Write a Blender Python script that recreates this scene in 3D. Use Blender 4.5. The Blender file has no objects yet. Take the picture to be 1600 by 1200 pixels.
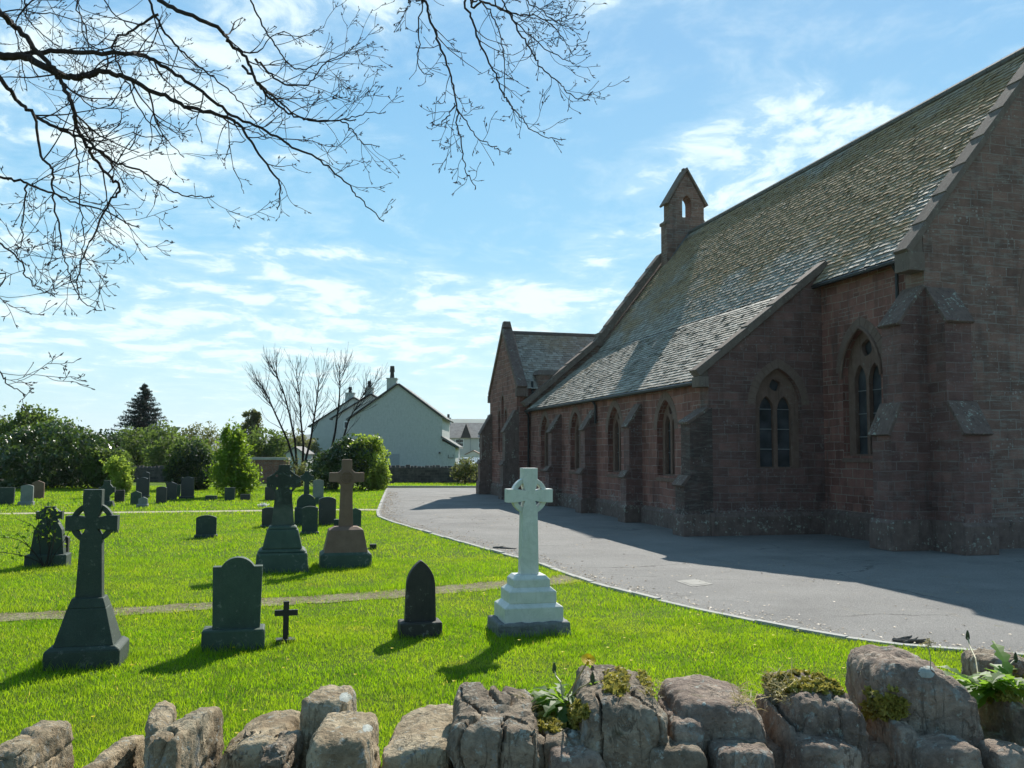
import bpy, bmesh, math, random
import numpy as np
from mathutils import Vector, Matrix, noise
from mathutils.geometry import tessellate_polygon

SC = bpy.context.scene
COL = SC.collection
R = math.radians

# ------------------------------------------------------------------ camera
CAM_H = 2.0
FPX = 1400.0                      # focal length in photo pixels (1600 wide)
PITCH, ROLL, YAW = R(4.33), R(0.30), R(13.944)
FW = np.array([0, math.cos(PITCH), math.sin(PITCH)])
_u = np.array([0, -math.sin(PITCH), math.cos(PITCH)])
_r = np.array([1.0, 0, 0])
RT = _r * math.cos(ROLL) + _u * math.sin(ROLL)
UP = _u * math.cos(ROLL) - _r * math.sin(ROLL)
CPOS = np.array([0, 0, CAM_H])
cam_d = bpy.data.cameras.new("camera")
cam_d.sensor_width = 36.0
cam_d.lens = FPX / 1600.0 * 36.0
cam_d.clip_start, cam_d.clip_end = 0.05, 12000
cam = bpy.data.objects.new("camera", cam_d)
COL.objects.link(cam)
m = Matrix(((RT[0], UP[0], -FW[0], 0), (RT[1], UP[1], -FW[1], 0), (RT[2], UP[2], -FW[2], CAM_H), (0, 0, 0, 1)))
cam.matrix_world = m
SC.camera = cam

# ------------------------------------------------------------------ sky, sun, exposure
SUN_EL, SUN_AZ = R(38.0), R(17.6)       # azimuth to the right of +Y
SUN_STRENGTH = 4.5
SKY_STRENGTH = 0.105
SC.view_settings.view_transform = 'Standard'
SC.view_settings.look = 'None'
SC.view_settings.exposure = 0.68
SC.view_settings.gamma = 1.0
W = bpy.data.worlds.new("World")
SC.world = W
W.use_nodes = True
sd = bpy.data.lights.new("sun", 'SUN')
sd.energy = SUN_STRENGTH
sd.angle = R(0.5)
sd.color = (1.0, 0.95, 0.86)
sun = bpy.data.objects.new("sun", sd)
COL.objects.link(sun)
sdir = Vector((math.sin(SUN_AZ) * math.cos(SUN_EL), math.cos(SUN_AZ) * math.cos(SUN_EL), math.sin(SUN_EL)))
sun.rotation_euler = sdir.to_track_quat('Z', 'Y').to_euler()


class NT:
    """small helper to write node trees"""
    def __init__(s, tree):
        s.t = tree; s.n = tree.nodes; s.l = tree.links
    def new(s, typ, **kw):
        nd = s.n.new(typ)
        for k, v in kw.items():
            setattr(nd, k, v)
        return nd
    def put(s, sock, v):
        if isinstance(v, bpy.types.NodeSocket):
            s.l.new(v, sock)
        elif v is not None:
            if isinstance(v, (tuple, list)) and len(v) == 3 and sock.type == 'RGBA':
                v = (*v, 1)
            sock.default_value = v
    def math(s, op, a, b=None, c=None, clamp=False):
        nd = s.new('ShaderNodeMath', operation=op, use_clamp=clamp)
        for i, v in enumerate((a, b, c)):
            s.put(nd.inputs[i], v)
        return nd.outputs[0]
    def vmath(s, op, a, b=None, out=0):
        nd = s.new('ShaderNodeVectorMath', operation=op)
        s.put(nd.inputs[0], a)
        if b is not None:
            if op == 'SCALE': s.put(nd.inputs[3], b)
            else: s.put(nd.inputs[1], b)
        return nd.outputs[out]
    def comb(s, x, y, z):
        nd = s.new('ShaderNodeCombineXYZ')
        for i, v in enumerate((x, y, z)): s.put(nd.inputs[i], v)
        return nd.outputs[0]
    def sep(s, v):
        nd = s.new('ShaderNodeSeparateXYZ'); s.put(nd.inputs[0], v)
        return nd.outputs
    def noise(s, vec, scale, detail=4, rough=.55, dist=0.0, out='Fac'):
        nd = s.new('ShaderNodeTexNoise')
        if vec is not None: s.put(nd.inputs['Vector'], vec)
        nd.inputs['Scale'].default_value = scale
        nd.inputs['Detail'].default_value = detail
        nd.inputs['Roughness'].default_value = rough
        nd.inputs['Distortion'].default_value = dist
        return nd.outputs[out]
    def voro(s, vec, scale, feature='F1', out='Distance', rnd=1.0):
        nd = s.new('ShaderNodeTexVoronoi', feature=feature)
        if vec is not None: s.put(nd.inputs['Vector'], vec)
        nd.inputs['Scale'].default_value = scale
        nd.inputs['Randomness'].default_value = rnd
        return nd.outputs[out]
    def ramp(s, f, stops, interp='LINEAR'):
        nd = s.new('ShaderNodeValToRGB')
        cr = nd.color_ramp; cr.interpolation = interp
        while len(cr.elements) < len(stops): cr.elements.new(.5)
        for e, (p, c) in zip(cr.elements, stops):
            e.position = p
            e.color = (c, c, c, 1) if not isinstance(c, (tuple, list)) else (*c[:3], 1)
        s.put(nd.inputs[0], f)
        return nd.outputs[0]
    def mr(s, v, a, b, c=0.0, d=1.0, smooth=False):
        nd = s.new('ShaderNodeMapRange', interpolation_type='SMOOTHSTEP' if smooth else 'LINEAR')
        s.put(nd.inputs[0], v)
        for i, q in enumerate((a, b, c, d)): nd.inputs[i + 1].default_value = q
        return nd.outputs[0]
    def mix(s, f, a, b, blend='MIX'):
        nd = s.new('ShaderNodeMix', data_type='RGBA', blend_type=blend)
        s.put(nd.inputs[0], f); s.put(nd.inputs[6], a); s.put(nd.inputs[7], b)
        return nd.outputs[2]
    def bump(s, h, strength=.5, dist=.02, normal=None):
        nd = s.new('ShaderNodeBump')
        nd.inputs['Strength'].default_value = strength
        nd.inputs['Distance'].default_value = dist
        s.put(nd.inputs['Height'], h)
        if normal is not None: s.put(nd.inputs['Normal'], normal)
        return nd.outputs[0]


def build_world():
    t = NT(W.node_tree); t.n.clear()
    out = t.new('ShaderNodeOutputWorld'); bg = t.new('ShaderNodeBackground')
    bg.inputs[1].default_value = SKY_STRENGTH
    sky = t.new('ShaderNodeTexSky', sky_type='NISHITA')
    sky.sun_disc = False
    sky.sun_elevation = SUN_EL
    sky.sun_rotation = SUN_AZ
    sky.altitude = 50
    sky.air_density = 1.0; sky.dust_density = 1.0; sky.ozone_density = 1.3
    d = t.vmath('NORMALIZE', t.new('ShaderNodeTexCoord').outputs['Generated'])
    x, y, z = t.sep(d)
    zz = t.math('ADD', t.math('MAXIMUM', z, 0.0), 0.10)
    px = t.math('DIVIDE', x, zz); py = t.math('DIVIDE', y, zz)
    p = t.comb(px, py, 0.0)
    # cumulus-like shreds on a flat layer, seen in perspective
    warp = t.noise(p, 1.3, 3, .5, out='Color')
    p2 = t.vmath('ADD', p, t.vmath('SCALE', t.vmath('SUBTRACT', warp, (.5, .5, .5)), .55))
    n1 = t.noise(t.vmath('MULTIPLY', p2, (1.0, .8, 1.0)), 4.6, 10, .62)
    n2 = t.noise(t.vmath('MULTIPLY', p2, (1.0, .55, 1.0)), 0.8, 4, .5)
    # where the cloud is thick: regions given as directions in the sky
    def blob(az, el, ra, re, amp):
        azn = t.math('ARCTAN2', x, y)
        eln = t.math('ARCSINE', z)
        a = t.math('DIVIDE', t.math('SUBTRACT', azn, R(az)), R(ra))
        b = t.math('DIVIDE', t.math('SUBTRACT', eln, R(el)), R(re))
        q = t.math('ADD', t.math('MULTIPLY', a, a), t.math('MULTIPLY', b, b))
        return t.math('MULTIPLY', t.math('EXPONENT', t.math('MULTIPLY', q, -1.0)), amp)
    cover = 0.0
    for a in ((-20, 22, 10, 8, .105), (-28, 13, 8, 7, .12), (-8, 28.5, 10, 2.2, .16), (17, 18, 8, 3.2, .135),
              (11, 14.5, 5, 2.2, .09), (-13, 10, 9, 2.4, .11), (2, 9.5, 9, 1.3, .13), (-24, 6, 12, 2.2, .08),
              (-8, 6.5, 8, 1.6, .14), (13, 26, 3, 2, .05), (27, 30, 8, 5, .06), (-2, 20, 8, 5, -.10), (-4, 15, 6, 3, -.04)):
        b = blob(*a)
        cover = b if isinstance(cover, float) else t.math('ADD', cover, b)
    dens = t.math('ADD', t.math('ADD', t.math('MULTIPLY', n1, .72), t.math('MULTIPLY', n2, .28)), cover)
    mask = t.mr(dens, .54, .69, 0, .95, True)
    thin = t.mr(dens, .45, .66, 0, .30, True)
    mask = t.math('MAXIMUM', mask, thin)
    # low, pale band over the horizon
    # graded sky: the camera's cooler, cyan rendition of the blue
    lum = t.vmath('DOT_PRODUCT', sky.outputs[0], (.25, .65, .10), 1)
    comp = t.math('DIVIDE', 1.0, t.math('ADD', 1.0, t.math('DIVIDE', lum, 7.0)))
    skyc = t.vmath('SCALE', sky.outputs[0], comp)
    grad = t.ramp(z, [(0.0, (4.3, 6.0, 6.2)), (.10, (3.3, 5.5, 6.2)), (.22, (1.75, 4.2, 6.0)), (.42, (1.15, 3.2, 5.4)), (1.0, (1.0, 2.2, 3.6))])
    away = t.mr(t.vmath('DOT_PRODUCT', d, (math.sin(SUN_AZ), math.cos(SUN_AZ), 0.0), 1), -.3, .75, .72, 1.0, True)
    grad = t.vmath('SCALE', grad, away)
    skyc = t.mix(.84, skyc, grad)
    core = t.mr(dens, .62, .95, 0, 1)
    cl = t.mix(core, (5.7, 6.7, 6.8), (5.2, 5.9, 6.0))
    cl = t.vmath('SCALE', cl, away)
    fin = t.mix(mask, skyc, cl)
    t.l.new(fin, bg.inputs[0]); t.l.new(bg.outputs[0], out.inputs[0])
build_world()

# ------------------------------------------------------------------ helpers
def ray(x, y):
    return FW + (x - 800) / FPX * RT - (y - 600) / FPX * UP
def G(x, y, z=0.0):
    d = ray(x, y); return CPOS + (z - CAM_H) / d[2] * d
def AT(x, y, Y):
    d = ray(x, y); return CPOS + d * (Y / d[1])
UUV = np.array([-math.sin(YAW), math.cos(YAW), 0]); VVV = np.array([math.cos(YAW), math.sin(YAW), 0])
def from_st(s, t, z=0.0): return UUV * s + VVV * t + np.array([0, 0, z])

class MB:
    def __init__(s): s.v = []; s.f = []
    def add(s, vs, fs):
        o = len(s.v); s.v.extend([tuple(map(float, p)) for p in vs]); s.f.extend([tuple(o + i for i in f) for f in fs])
    def box(s, x0, x1, y0, y1, z0, z1):
        s.add([(x0, y0, z0), (x1, y0, z0), (x1, y1, z0), (x0, y1, z0), (x0, y0, z1), (x1, y0, z1), (x1, y1, z1), (x0, y1, z1)],
              [(0, 3, 2, 1), (4, 5, 6, 7), (0, 1, 5, 4), (1, 2, 6, 5), (2, 3, 7, 6), (3, 0, 4, 7)])
    def frustum(s, cx, cy, z0, z1, w0, d0, w1, d1):
        v = []
        for z, w, d in ((z0, w0, d0), (z1, w1, d1)):
            v += [(cx - w / 2, cy - d / 2, z), (cx + w / 2, cy - d / 2, z), (cx + w / 2, cy + d / 2, z), (cx - w / 2, cy + d / 2, z)]
        s.add(v, [(0, 3, 2, 1), (4, 5, 6, 7), (0, 1, 5, 4), (1, 2, 6, 5), (2, 3, 7, 6), (3, 0, 4, 7)])
    def slab(s, outline, holes, depth, mp):
        """flat plate with holes; mp(a, b, d) -> xyz; front at d=0, back at d=depth"""
        loops = [list(outline)] + [list(h) for h in holes]
        tris = tessellate_polygon([[Vector((a, b, 0)) for a, b in L] for L in loops])
        flat = [p for L in loops for p in L]; n = len(flat)
        vs = [mp(a, b, 0) for a, b in flat] + [mp(a, b, depth) for a, b in flat]
        fs = [tuple(tr) for tr in tris] + [tuple(n + i for i in reversed(tr)) for tr in tris]
        o = 0
        for L in loops:
            k = len(L)
            for i in range(k):
                j = (i + 1) % k
                fs.append((o + i, o + j, n + o + j, n + o + i))
            o += k
        s.add(vs, fs)
    def tube(s, pts, rad, sides=6, cap=True):
        pts = [np.array(p, float) for p in pts]; n = len(pts)
        if np.isscalar(rad): rad = [rad] * n
        vs = []; ref = np.array([.31, .17, .93])
        for i in range(n):
            t = pts[min(i + 1, n - 1)] - pts[max(i - 1, 0)]
            t = t / (np.linalg.norm(t) + 1e-9)
            a = np.cross(t, ref)
            if np.linalg.norm(a) < .05: a = np.cross(t, np.array([1., 0, 0]))
            a /= np.linalg.norm(a); b = np.cross(t, a)
            for k in range(sides):
                an = 2 * math.pi * k / sides
                vs.append(pts[i] + rad[i] * (a * math.cos(an) + b * math.sin(an)))
        fs = []
        for i in range(n - 1):
            for k in range(sides):
                k2 = (k + 1) % sides
                fs.append((i * sides + k, i * sides + k2, (i + 1) * sides + k2, (i + 1) * sides + k))
        if cap:
            fs.append(tuple(range(sides - 1, -1, -1))); fs.append(tuple((n - 1) * sides + k for k in range(sides)))
        s.add(vs, fs)
    def build(s, name, mat, parent=None, smooth=False, bevel=0.0, fix=True):
        me = bpy.data.meshes.new(name); me.from_pydata(s.v, [], s.f); me.update()
        if fix:
            bm = bmesh.new(); bm.from_mesh(me)
            if len(bm.faces) < 60000:
                bmesh.ops.recalc_face_normals(bm, faces=bm.faces)
            bm.to_mesh(me); bm.free()
        if smooth: me.shade_smooth()
        return link(name, me, mat, parent, bevel)

def link(name, me, mat, parent=None, bevel=0.0):
    o = bpy.data.objects.new(name, me); COL.objects.link(o)
    if mat is not None: me.materials.append(mat)
    if parent is not None: o.parent = parent
    if bevel > 0:
        b = o.modifiers.new("bevel", 'BEVEL'); b.width = bevel; b.segments = 2; b.limit_method = 'ANGLE'; b.angle_limit = R(35)
    return o

def tag(o, label, cat, group=None):
    o['label'] = label; o['category'] = cat
    if group: o['group'] = group
    return o
def thing(name, label, cat, loc=(0, 0, 0), rz=0.0, group=None):
    o = bpy.data.objects.new(name, None); COL.objects.link(o)
    o.location = tuple(map(float, loc)); o.rotation_euler = (0, 0, rz)
    o.empty_display_size = .3
    return tag(o, label, cat, group)
def structure(o): o['kind'] = 'structure'; return o
def stuff(o): o['kind'] = 'stuff'; return o

def np_mesh(name, verts, faces_n, mat, parent=None, per=4):
    """verts (N,3); faces_n (M,per) index array -> one mesh object"""
    me = bpy.data.meshes.new(name)
    V = np.asarray(verts, np.float32); F = np.asarray(faces_n, np.int32)
    me.vertices.add(len(V)); me.vertices.foreach_set('co', V.ravel())
    me.loops.add(F.size); me.loops.foreach_set('vertex_index', F.ravel())
    me.polygons.add(len(F))
    me.polygons.foreach_set('loop_start', np.arange(0, F.size, per, dtype=np.int32))
    me.polygons.foreach_set('loop_total', np.full(len(F), per, np.int32))
    me.update(calc_edges=True); me.validate()
    return link(name, me, mat, parent)

# ------------------------------------------------------------------ materials
def mat(name):
    mt = bpy.data.materials.new(name); mt.use_nodes = True
    t = NT(mt.node_tree); t.n.clear()
    out = t.new('ShaderNodeOutputMaterial')
    t.out = out
    return mt, t
def pbsdf(t, col, rough=.8, spec=.5, normal=None, metallic=0.0):
    b = t.new('ShaderNodeBsdfPrincipled')
    t.put(b.inputs['Base Color'], col); t.put(b.inputs['Roughness'], rough)
    b.inputs['Specular IOR Level'].default_value = spec
    b.inputs['Metallic'].default_value = metallic
    if normal is not None: t.put(b.inputs['Normal'], normal)
    return b
def obj_co(t): return t.new('ShaderNodeTexCoord').outputs['Object']
def wpos(t): return t.new('ShaderNodeNewGeometry').outputs['Position']

def m_plain(name, col, rough=.8, spec=.4, var=.25, scale=8.0, bump=.15, metallic=0.0):
    mt, t = mat(name); c = obj_co(t)
    n = t.noise(c, scale, 6, .6)
    k = t.mr(n, .25, .75, 1 - var, 1 + var)
    colr = t.mix(1.0, col, t.comb(k, k, k), 'MULTIPLY')
    nb = t.noise(c, scale * 6, 5, .6)
    b = pbsdf(t, colr, rough, spec, t.bump(nb, bump, .01), metallic)
    t.l.new(b.outputs[0], t.out.inputs[0]); return mt

def m_granite(name, col, col2, speck=.5, lichen=.0, streak=.0, rough=.75, spec=.4, lth=.575):
    """grave stone: speckled, with dark runs and lichen spots"""
    mt, t = mat(name); c = obj_co(t)
    n = t.noise(c, 5.0, 6, .65)
    base = t.mix(t.mr(n, .3, .7), col, col2)
    sp = t.noise(c, 220, 2, .5)
    k = t.mr(sp, .3, .7, 1 - speck * .5, 1 + speck * .5)
    base = t.mix(1.0, base, t.comb(k, k, k), 'MULTIPLY')
    if streak:
        st = t.noise(t.vmath('MULTIPLY', c, (14, 14, 1.6)), 1.0, 4, .6)
        base = t.mix(t.math('MULTIPLY', t.mr(st, .52, .72), streak), base, (.012, .014, .012))
    if lichen:
        lv = t.math('ADD', t.noise(c, 13, 6, .74), t.mr(t.noise(c, 2.3, 3, .6), .35, .65, -.09, .035))
        base = t.mix(t.math('MULTIPLY', t.mr(lv, lth, lth + .06), lichen), base, (.34, .36, .30))
    h = t.math('ADD', t.noise(c, 60, 5, .65), t.math('MULTIPLY', t.noise(c, 9, 4, .6), 1.2))
    b = pbsdf(t, base, rough, spec, t.bump(h, .35, .012))
    t.l.new(b.outputs[0], t.out.inputs[0]); return mt

def wall_uv(t):
    """object-space wall coordinates that run along whichever way the wall faces"""
    tc = t.new('ShaderNodeTexCoord')
    x, y, z = t.sep(tc.outputs['Object'])
    nx, ny, nz = t.sep(tc.outputs['Normal'])
    sel = t.math('GREATER_THAN', t.math('ABSOLUTE', nx), t.math('ABSOLUTE', ny))
    nd = t.new('ShaderNodeMix', data_type='FLOAT')
    t.put(nd.inputs[0], sel); t.put(nd.inputs[2], x); t.put(nd.inputs[3], y)
    return nd.outputs[0], z, tc.outputs['Object']

def m_masonry(name, c1, c2, mortar, bw=.46, bh=.205, lichen_low=.0, lichen_all=.0, mort=.011):
    mt, t = mat(name)
    u, z, oc = wall_uv(t)
    # coursed rubble: the course height wanders a little along the wall
    wob = t.math('MULTIPLY', t.math('SUBTRACT', t.noise(t.comb(t.math('MULTIPLY', u, .5), t.math('MULTIPLY', z, 1.2), 0.0), 1.0, 2, .5), .5), .16)
    jit = t.math('MULTIPLY', t.math('SUBTRACT', t.noise(t.comb(u, z, 3.0), 9.0, 2, .5), .5), .018)
    zz = t.math('ADD', t.math('ADD', z, wob), jit)
    vec = t.comb(u, zz, 0.0)
    def brick(w, h, off):
        nd = t.new('ShaderNodeTexBrick', offset=off, squash=.72, squash_frequency=3, offset_frequency=2)
        t.put(nd.inputs['Vector'], vec)
        t.put(nd.inputs['Color1'], (0, 0, 0)); t.put(nd.inputs['Color2'], (1, 1, 1)); t.put(nd.inputs['Mortar'], (.5, .5, .5))
        nd.inputs['Scale'].default_value = 1.0
        nd.inputs['Mortar Size'].default_value = mort
        nd.inputs['Mortar Smooth'].default_value = .25
        nd.inputs['Bias'].default_value = 0.0
        nd.inputs['Brick Width'].default_value = w
        nd.inputs['Row Height'].default_value = h
        return nd
    A = brick(bw, bh, .43)
    B = brick(bw * .62, bh * .5, .37)
    pick = t.math('GREATER_THAN', t.voro(t.comb(t.math('MULTIPLY', u, .8), t.math('FLOOR', t.math('DIVIDE', zz, bh)), 0.0), 1.0, 'F1', 'Color'), .74)
    fac = t.mix(pick, A.outputs['Color'], B.outputs['Color'])
    mf = t.new('ShaderNodeMix', data_type='FLOAT')
    t.put(mf.inputs[0], pick); t.put(mf.inputs[2], A.outputs['Fac']); t.put(mf.inputs[3], B.outputs['Fac'])
    mf = mf.outputs[0]
    col = t.mix(fac, c1, c2)
    n = t.noise(oc, 2.2, 6, .65)
    k = t.mr(n, .25, .75, .66, 1.34)
    col = t.mix(1.0, col, t.comb(k, k, k), 'MULTIPLY')
    n2 = t.noise(oc, 40, 5, .65)
    k2 = t.mr(n2, .25, .75, .8, 1.2)
    col = t.mix(1.0, col, t.comb(k2, k2, k2), 'MULTIPLY')
    col = t.mix(t.math('MULTIPLY', mf, t.mr(t.noise(oc, 3.5, 4, .6), .35, .6, .25, 1.0)), col, mortar)
    # dark weathering runs
    st = t.noise(t.vmath('MULTIPLY', oc, (3, 3, .5)), 1.0, 5, .6)
    col = t.mix(t.mr(st, .52, .75, 0, .55), col, (.035, .03, .028))
    lz = t.noise(oc, 16, 5, .72)
    if lichen_low:
        low = t.math('MULTIPLY', t.mr(z, .30, .62, .25, 1.0), t.mr(z, .62, .80, 1.0, 0.0))
        amt = t.math('MULTIPLY', low, lichen_low)
        patch = t.mr(t.noise(t.vmath('MULTIPLY', oc, (.7, .7, 2.0)), 2.0, 3, .6), .42, .62)
        col = t.mix(t.math('MULTIPLY', t.math('MULTIPLY', t.mr(lz, .50, .60), amt), patch), col, (.36, .36, .33))
    if lichen_all:
        lv = t.voro(oc, 11.0)
        rsz = t.mr(t.noise(oc, 1.6, 3, .6), .46, .68, .0, .34)
        spot = t.math('LESS_THAN', lv, rsz)
        col = t.mix(t.math('MULTIPLY', spot, lichen_all), col, (.40, .41, .38))
        drift = t.noise(t.vmath('MULTIPLY', oc, (1, 1, 6)), 3.0, 5, .7)
        col = t.mix(t.math('MULTIPLY', t.mr(drift, .50, .62), lichen_all * .6), col, (.33, .35, .31))
    h = t.math('SUBTRACT', t.math('ADD', t.math('MULTIPLY', n2, .5), t.math('MULTIPLY', t.noise(oc, 12, 4, .6), .7)), t.math('MULTIPLY', mf, .9))
    b = pbsdf(t, col, .9, .25, t.bump(h, .7, .02))
    t.l.new(b.outputs[0], t.out.inputs[0]); return mt

def m_slate(name, moss):
    mt, t = mat(name); c = obj_co(t)
    rnd = t.new('ShaderNodeNewGeometry').outputs['Random Per Island']
    base = t.ramp(rnd, [(0, (.25, .22, .185)), (.45, (.34, .305, .255)), (.8, (.43, .395, .34)), (1, (.27, .22, .17))])
    n = t.noise(c, 26, 5, .65)
    k = t.mr(n, .25, .75, .7, 1.35)
    base = t.mix(1.0, base, t.comb(k, k, k), 'MULTIPLY')
    x, y, z = t.sep(c)
    big = t.noise(t.vmath('MULTIPLY', c, (.5, .28, .5)), 1.0, 5, .6)
    hi = t.mr(z, 6.0, 9.0, -.14, .17)
    hi2 = t.mr(z, 10.6, 11.4, 0, -.12)
    mossf = t.mr(t.math('ADD', t.math('ADD', big, hi2), hi), .44, .58, 0, moss)
    mossf = t.math('MULTIPLY', mossf, t.mr(t.noise(c, 7, 5, .7), .30, .50))
    mcol = t.mix(t.mr(t.noise(c, 5, 4, .6), .35, .65), (.30, .195, .105), (.43, .325, .20))
    col = t.mix(mossf, base, mcol)
    li = t.mr(t.noise(c, 34, 4, .7), .60, .68, 0, .5)
    col = t.mix(li, col, (.33, .33, .28))
    h = t.math('ADD', t.math('MULTIPLY', t.noise(c, 70, 4, .6), .6), t.math('MULTIPLY', mossf, t.noise(c, 22, 4, .7)))
    rough = t.mr(mossf, 0, 1, .66, .98)
    b = pbsdf(t, col, rough, .14, t.bump(h, .5, .025))
    t.l.new(b.outputs[0], t.out.inputs[0]); return mt

def m_leaf(name, c1, c2, trans=.5, tc=None, rough=.55, spec=.4, patch=3.0):
    mt, t = mat(name)
    geo = t.new('ShaderNodeNewGeometry')
    rnd = geo.outputs['Random Per Island']
    col = t.mix(rnd, c1, c2)
    n = t.noise(geo.outputs['Position'], patch, 3, .5)
    k = t.mr(n, .3, .7, .75, 1.3)
    col = t.mix(1.0, col, t.comb(k, k, k), 'MULTIPLY')
    b = pbsdf(t, col, rough, spec)
    tr = t.new('ShaderNodeBsdfTranslucent')
    if tc is None: t.put(tr.inputs[0], col)
    else: t.put(tr.inputs[0], t.mix(1.0, tc, t.comb(k, k, k), 'MULTIPLY'))
    ms = t.new('ShaderNodeMixShader'); ms.inputs[0].default_value = trans
    t.l.new(b.outputs[0], ms.inputs[1]); t.l.new(tr.outputs[0], ms.inputs[2])
    t.l.new(ms.outputs[0], t.out.inputs[0]); return mt

def m_fieldstone(name, c1, c2, tint=(.3, .3, .27)):
    """weathered sandstone of the near wall"""
    mt, t = mat(name); c = wpos(t)
    n = t.noise(c, 7, 7, .62, .4)
    col = t.ramp(n, [(.25, tuple(v * .55 for v in c1)), (.42, c1), (.58, c2), (.78, tuple(v * 1.25 for v in c2))])
    gr = t.noise(c, 55, 6, .7)
    k = t.mr(gr, .25, .75, .62, 1.35)
    col = t.mix(1.0, col, t.comb(k, k, k), 'MULTIPLY')
    pit = t.voro(c, 38)
    col = t.mix(t.mr(pit, .04, .12, .4, 0), col, (.06, .05, .04))
    lw = t.noise(c, 13, 6, .74, .6)
    col = t.mix(t.mr(lw, .575, .63, 0, .85), col, tint)
    l3 = t.noise(t.vmath('ADD', c, (7, 3, 1)), 34, 4, .7)
    col = t.mix(t.mr(l3, .59, .65, 0, .7), col, (.44, .45, .39))
    ms = t.noise(t.vmath('ADD', c, (3, 9, 4)), 9, 5, .7)
    col = t.mix(t.mr(ms, .62, .72, 0, .6), col, (.06, .065, .02))
    cr = t.noise(t.vmath('MULTIPLY', c, (15, 10, 3.0)), 1.0, 6, .6, .8)
    crack = t.math('MULTIPLY', t.mr(t.math('ABSOLUTE', t.math('SUBTRACT', cr, .5)), 0.0, .02, 1, 0), t.mr(n, .45, .6))
    col = t.mix(t.math('MULTIPLY', crack, .35), col, (.05, .04, .032))
    h = t.math('ADD', t.math('ADD', gr, t.math('MULTIPLY', n, 1.5)), t.math('MULTIPLY', crack, -1.2))
    h = t.math('ADD', h, t.mr(pit, .0, .2, -.6, 0))
    h = t.math('ADD', h, t.math('MULTIPLY', t.noise(c, 120, 4, .7), .6))
    b = pbsdf(t, col, .92, .2, t.bump(h, .8, .016))
    t.l.new(b.outputs[0], t.out.inputs[0]); return mt

M = {}
M['red'] = m_masonry('red_sandstone_masonry', (0.188, 0.083, 0.065), (0.295, 0.138, 0.106), (.34, .27, .23), lichen_low=.9)
M['gable'] = m_masonry('weathered_sandstone_masonry', (0.171, 0.101, 0.079), (0.251, 0.148, 0.116), (.27, .235, .205), bw=.55, bh=.21, lichen_all=.5, lichen_low=.5)
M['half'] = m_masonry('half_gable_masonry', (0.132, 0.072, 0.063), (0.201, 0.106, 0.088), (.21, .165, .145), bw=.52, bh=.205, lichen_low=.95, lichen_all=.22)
M['sooty'] = m_masonry('sooty_masonry', (.075, .050, .043), (.115, .072, .060), (.095, .075, .063), bw=.52, bh=.21, lichen_low=.8, lichen_all=.3)
M['dress'] = m_granite('dressed_sandstone', (0.168, 0.099, 0.075), (0.218, 0.142, 0.109), .3, .25, .35, .9, .2)
M['butt'] = m_granite('buttress_sandstone', (0.130, 0.083, 0.069), (0.182, 0.120, 0.094), .3, .75, .4, .9, .2)
M['plinth'] = m_granite('plinth_sandstone', (0.123, 0.083, 0.070), (0.207, 0.144, 0.119), .3, .95, .4, .9, .2, .56)
M['coping'] = m_granite('coping_stone', (0.153, 0.113, 0.093), (0.210, 0.162, 0.133), .3, .6, .3, .9, .2)
M['vous'] = m_granite('arch_stone', (0.174, 0.111, 0.087), (0.222, 0.153, 0.121), .3, .2, .2, .9, .2)
M['slate'] = m_slate('roof_slate', 1.0)
M['slate_dark'] = m_slate('transept_slate', .55)
M['ridge'] = m_plain('ridge_tile', (.13, .12, .115), .8, .3, .3)
M['iron'] = m_plain('black_iron', (.018, .019, .021), .5, .5, .2)
M['lead'] = m_plain('lead_sheet', (.13, .135, .14), .55, .5, .2)
def m_glass():
    mt, t = mat('dark_leaded_glass'); c = obj_co(t)
    x, y, z = t.sep(c)
    k = t.mr(t.noise(c, 3, 3, .5), .3, .7, .5, 1.5)
    col = t.mix(1.0, (.060, .062, .066), t.comb(k, k, k), 'MULTIPLY')
    b = pbsdf(t, col, .32, .4, t.bump(t.noise(c, 9, 2, .5), .25, .02))
    t.l.new(b.outputs[0], t.out.inputs[0]); return mt
M['glass'] = m_glass()
M['bar'] = m_plain('window_bar', (.30, .31, .31), .6, .4, .1)

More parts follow.
